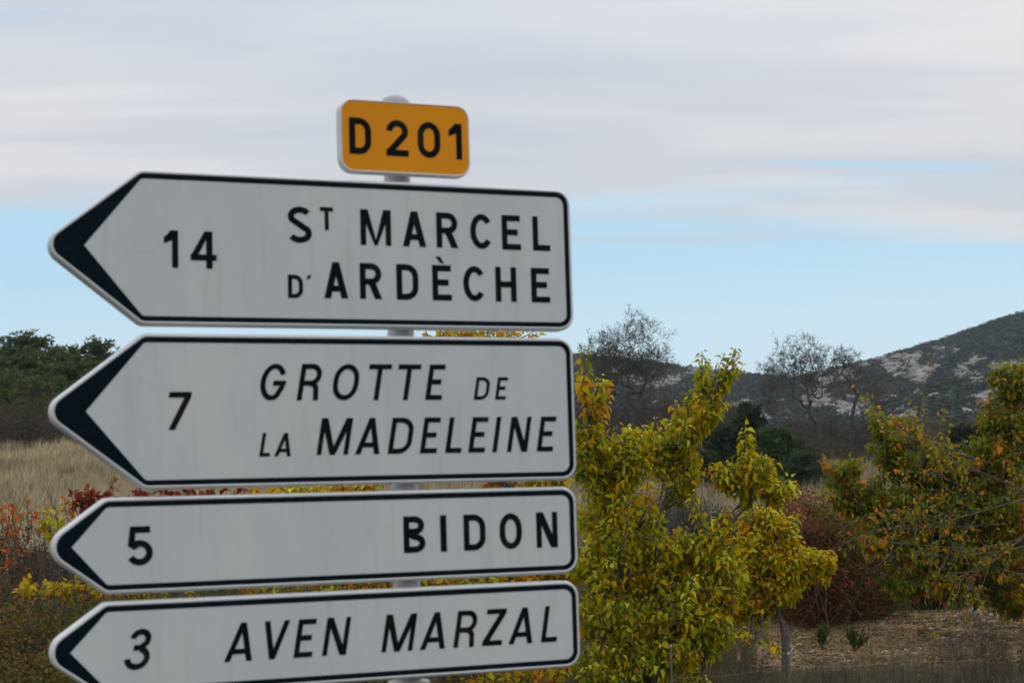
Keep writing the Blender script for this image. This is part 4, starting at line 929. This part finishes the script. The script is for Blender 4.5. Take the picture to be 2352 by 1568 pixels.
# --- dry grass
def blades(rng, n, h, wdt):
    """template of n bent blades rooted near the origin"""
    tv = []; tf = []
    for k_ in range(n):
        a = rng.uniform(0, 2*pi); lean = rng.uniform(.05, .4); b = np.array([rng.normal(0, .1), rng.normal(0, .1), 0]); d = np.array([cos(a), sin(a), 0]); sd = np.array([-d[1], d[0], 0])*wdt; hh = h*rng.uniform(.6, 1.1)
        n0 = len(tv); m_ = b+d*lean*.3*hh+np.array([0, 0, hh*.55]); t_ = b+d*lean*hh+np.array([0, 0, hh]); tv += [b-sd, b+sd, m_-sd*.8, m_+sd*.8, t_]
        tf += [(n0, n0+1, n0+3), (n0, n0+3, n0+2), (n0+2, n0+3, n0+4)]
    return np.array(tv), tf
def grass(name, label, pts, hgt, cols, seed, nb=8, wdt=.012, lean=.12):
    rng = np.random.RandomState(seed); s = Soup(); n = len(pts); z = ground_z(pts[:, 0], pts[:, 1]); O = np.stack([pts[:, 0], pts[:, 1], z-.02], 1); cols = np.array(cols)
    X_, Y_, Z_ = upframes(rng, n, lean); Z_ = norm(Z_+np.array([.10, 0, 0])); hv = hgt*rng.uniform(.5, 1.2, n)*(.55+.9*fbm(pts[:, 0]*.5, pts[:, 1]*.5, 5, 2)); pat = fbm(pts[:, 0]*.25, pts[:, 1]*.12, 15, 3)
    col = (cols[rng.randint(0, len(cols), n)])*(0.65+.7*pat)[:, None]*rng.uniform(.8, 1.2, (n, 1))
    for v_ in range(4):
        tv, tf = blades(np.random.RandomState(seed*7+v_), nb, 1.0, wdt/hgt); sel = np.arange(n) % 4 == v_
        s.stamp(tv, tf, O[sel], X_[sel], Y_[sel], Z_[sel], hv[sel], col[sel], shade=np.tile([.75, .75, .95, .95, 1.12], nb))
    o = link(name, s.mesh(name, M_GRASS)); tag(o, label, 'grass', kind='stuff'); return o
rng = np.random.RandomState(80)
def area(n, px0, px1, Y0, Y1):
    Y = Y0+(Y1-Y0)*rng.uniform(0, 1, n)**.9; px = rng.uniform(px0, px1, n); return np.stack([(px-1176)/F*Y, Y], 1)
ST = [(.46, .375, .255), (.39, .315, .205), (.31, .25, .155), (.54, .455, .33), (.22, .20, .11)]
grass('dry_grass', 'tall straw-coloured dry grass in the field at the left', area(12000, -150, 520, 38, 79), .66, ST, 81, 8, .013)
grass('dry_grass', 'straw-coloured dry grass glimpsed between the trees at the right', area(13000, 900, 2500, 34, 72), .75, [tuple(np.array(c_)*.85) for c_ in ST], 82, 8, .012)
grass('dead_grass', 'sparse brown and green verge grass at the picture bottom', area(7000, 1500, 2500, 12.5, 16.6), .30, [(.14, .115, .08), (.10, .10, .05), (.18, .145, .105)], 83, 9, .004, .3)
grass('short_grass', 'thin green and yellow grass on the stony ground', area(15000, 1500, 2500, 15.5, 27), .065, [(.15, .15, .035), (.24, .17, .08), (.11, .12, .03), (.22, .14, .07)], 84, 8, .004, .5)
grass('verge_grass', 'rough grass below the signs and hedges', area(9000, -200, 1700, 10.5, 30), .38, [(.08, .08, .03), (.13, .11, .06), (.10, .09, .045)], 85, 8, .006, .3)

# --- stones on the stony ground
p = area(10500, 1500, 2450, 15.8, 27.5); k = gravel_zone(p[:, 0], p[:, 1]); p = p[rng.uniform(0, 1, len(p)) < k]; n = len(p)
X_, Y_, Z_ = upframes(rng, n, .4); sz = rng.uniform(.006, .022, n)*np.where(rng.uniform(0, 1, n) < .08, 2.2, 1); scl = np.stack([sz*rng.uniform(1, 1.8, n), sz*rng.uniform(.8, 1.4, n), sz*rng.uniform(.25, .6, n)], 1)
s = Soup(); tones = np.array([(.28, .185, .11), (.25, .145, .08), (.32, .25, .17), (.17, .095, .05), (.46, .39, .31)])
s.stamp(IV*(1+np.random.RandomState(4).uniform(-.25, .25, (12, 1))), IF, np.stack([p[:, 0], p[:, 1], ground_z(p[:, 0], p[:, 1])+sz*.2], 1), X_, Y_, Z_, scl, tones[rng.choice(5, n, p=[.3, .27, .13, .24, .06])]*rng.uniform(.6, 1.2, (n, 1)))
tag(link('gravel', s.mesh('gravel', M_STONE)), 'beige and rusty stones strewn over the bare ground', 'stones', kind='stuff')
def rock(label, px, Y, size, seed, name='white_rock'):
    b = on_ground(px, Y); v = I2V*(1+np.random.RandomState(seed).uniform(-.22, .22, (len(I2V), 1)))*np.array(size); s = Soup(); s.add(v+np.array([0, 0, size[2]*.6]), I2F, (.52, .49, .44))
    o = link(name, s.mesh(name, M_STONE)); o.location = tuple(b); tag(o, label, 'rock', 'pale rocks behind the stony ground')
for a in [('largest pale rock at the foot of the thicket, right end of its cluster', 1912, 25.8, (.14, .10, .10), 1), ('pale rock left of the largest one by the thicket', 1888, 25.6, (.10, .08, .05), 2), ('flat pale rock at the left end of the cluster by the thicket', 1868, 25.9, (.09, .08, .07), 3), ('lone pointed white rock at the thicket edge below the cherry tree', 2218, 24.3, (.09, .08, .12), 4), ('small beige rock right of the lone pointed rock', 2262, 24.0, (.09, .08, .05), 5)]: rock(*a)
# --- small green upright plants
def broom_plant(label, px, Y, h_, seed):
    rng = np.random.RandomState(seed); b = on_ground(px, Y); root = empty('green_plant', tuple(b), label, 'plant', group='small green plants on the stony ground'); segs = []; O = []; D = []
    for k_ in range(16):
        d = norm([rng.normal(0, .28), rng.normal(0, .28), 1]); L = h_*rng.uniform(.6, 1.1); e = d*L; add_path(segs, path([0, 0, 0], e, rng, .05, 4), .006, .003)
        for j in range(16): O.append(e*rng.uniform(.25, 1)); D.append(norm(d+rng.normal(0, .45, 3)))
    O = np.array(O); D = np.array(D); X_, Y_, Z_ = frames(D, rng); s = Soup(); n = len(O)
    s.stamp(SV*np.array([.5, 1, 1]), SF, O, X_, Y_, Z_, rng.uniform(.05, .09, n), np.array([(.075, .10, .028)])*rng.uniform(.7, 1.3, (n, 1))); link('foliage', s.mesh('foliage', M_LEAF), root)['kind'] = 'stuff'
    s = seg_soup(segs, np.array((.09, .10, .04)), 4); link('stems', s.mesh('stems', M_BARK), root)
broom_plant('slimmer upright green plant on the stony ground, nearer the small tree', 1864, 20.4, .26, 1)
broom_plant('wider upright green plant on the stony ground', 1940, 20.2, .29, 2)
# --- bare twiggy weeds in front of the stony ground
sp = [(at(px, 1500, Y)[0], Y, h_, w_) for px, Y, h_, w_ in [(1745, 14.6, .52, .5), (1720, 14.2, .5, .5), (1880, 14.4, .42, .5), (1930, 14.2, .40, .5), (1985, 14.5, .35, .5), (2060, 14.2, .38, .5), (2150, 14.6, .4, .5), (2230, 14.4, .5, .5), (2300, 14.6, .6, .6), (2180, 18, .35, .6), (2260, 19, .5, .7)]]
scrub('dead_weeds', 'grey leafless weeds along the near edge of the stony ground', sp, 91, (.12, .10, .09), [(.13, .10, .07)], 260, (.015, .03), 46, 'weeds', twr=.0016)
# --- wire fence
root = empty('wire_fence', (at(1786, 1500, 14.3)[0], 14.3, gz(at(1786, 1500, 14.3)[0], 14.3)), 'thin stake and wire fence in front of the small yellow tree', 'fence')
b0 = np.array(root.location); tops = []
for (px, Y, h_) in [(1520, 14.0, .66), (1786, 14.3, .50), (2052, 14.6, .5), (2330, 14.9, .55), (2620, 15.2, .5)]:
    b = on_ground(px, Y); s = Soup(); s.tubes([b-b0-np.array([0, 0, .2])], [b-b0+np.array([.01, 0, h_])], np.array([.008]), np.array([.007]), np.array((.12, .11, .10)), 6)
    s.tubes([b-b0+np.array([.01, 0, h_])], [b-b0+np.array([.01, 0, h_+.02])], np.array([.009]), np.array([.008]), np.array((.55, .55, .52)), 6)
    link('stake', s.mesh('stake', M_BARK), root); tops.append(b-b0)
for f in (.42, .22):
    s = Soup(); pts = []
    for a, b in zip(tops[:-1], tops[1:]):
        for t in np.linspace(0, 1, 8)[:-1]: pts.append(a*(1-t)+b*t+np.array([0, -.012, f-.03*4*t*(1-t)]))
    pts = np.array(pts); s.tubes(pts[:-1], pts[1:], np.full(len(pts)-1, .0006), np.full(len(pts)-1, .0006), np.array((.20, .19, .18)), 4); link('wire', s.mesh('wire', M_STEEL), root)

# ------------------------------------------------------------------ haze over the valley
hm = bpy.data.materials.new('haze'); hm.use_nodes = True; nt = hm.node_tree; nt.nodes.clear()
pv = N('ShaderNodeVolumePrincipled'); pv.inputs['Color'].default_value = (.62, .74, .90, 1); pv.inputs['Density'].default_value = HAZE; pv.inputs['Anisotropy'].default_value = 0.2
lk(pv.outputs[0], N('ShaderNodeOutputMaterial').inputs['Volume'])
s = Soup(); hx_, hy0, hy1, z0, z1 = 1900., -700., 3900., -80., 130.
v = [(a, b, c) for a in (-hx_, hx_) for b in (hy0, hy1) for c in (z0, z1)]
f = [(0, 1, 3), (0, 3, 2), (4, 6, 7), (4, 7, 5), (0, 4, 5), (0, 5, 1), (2, 3, 7), (2, 7, 6), (0, 2, 6), (0, 6, 4), (1, 5, 7), (1, 7, 3)]
s.add(v, f); me = s.mesh('haze', hm); tag(link('haze', me), 'thin bluish haze between the camera and the hill', 'haze', kind='stuff')
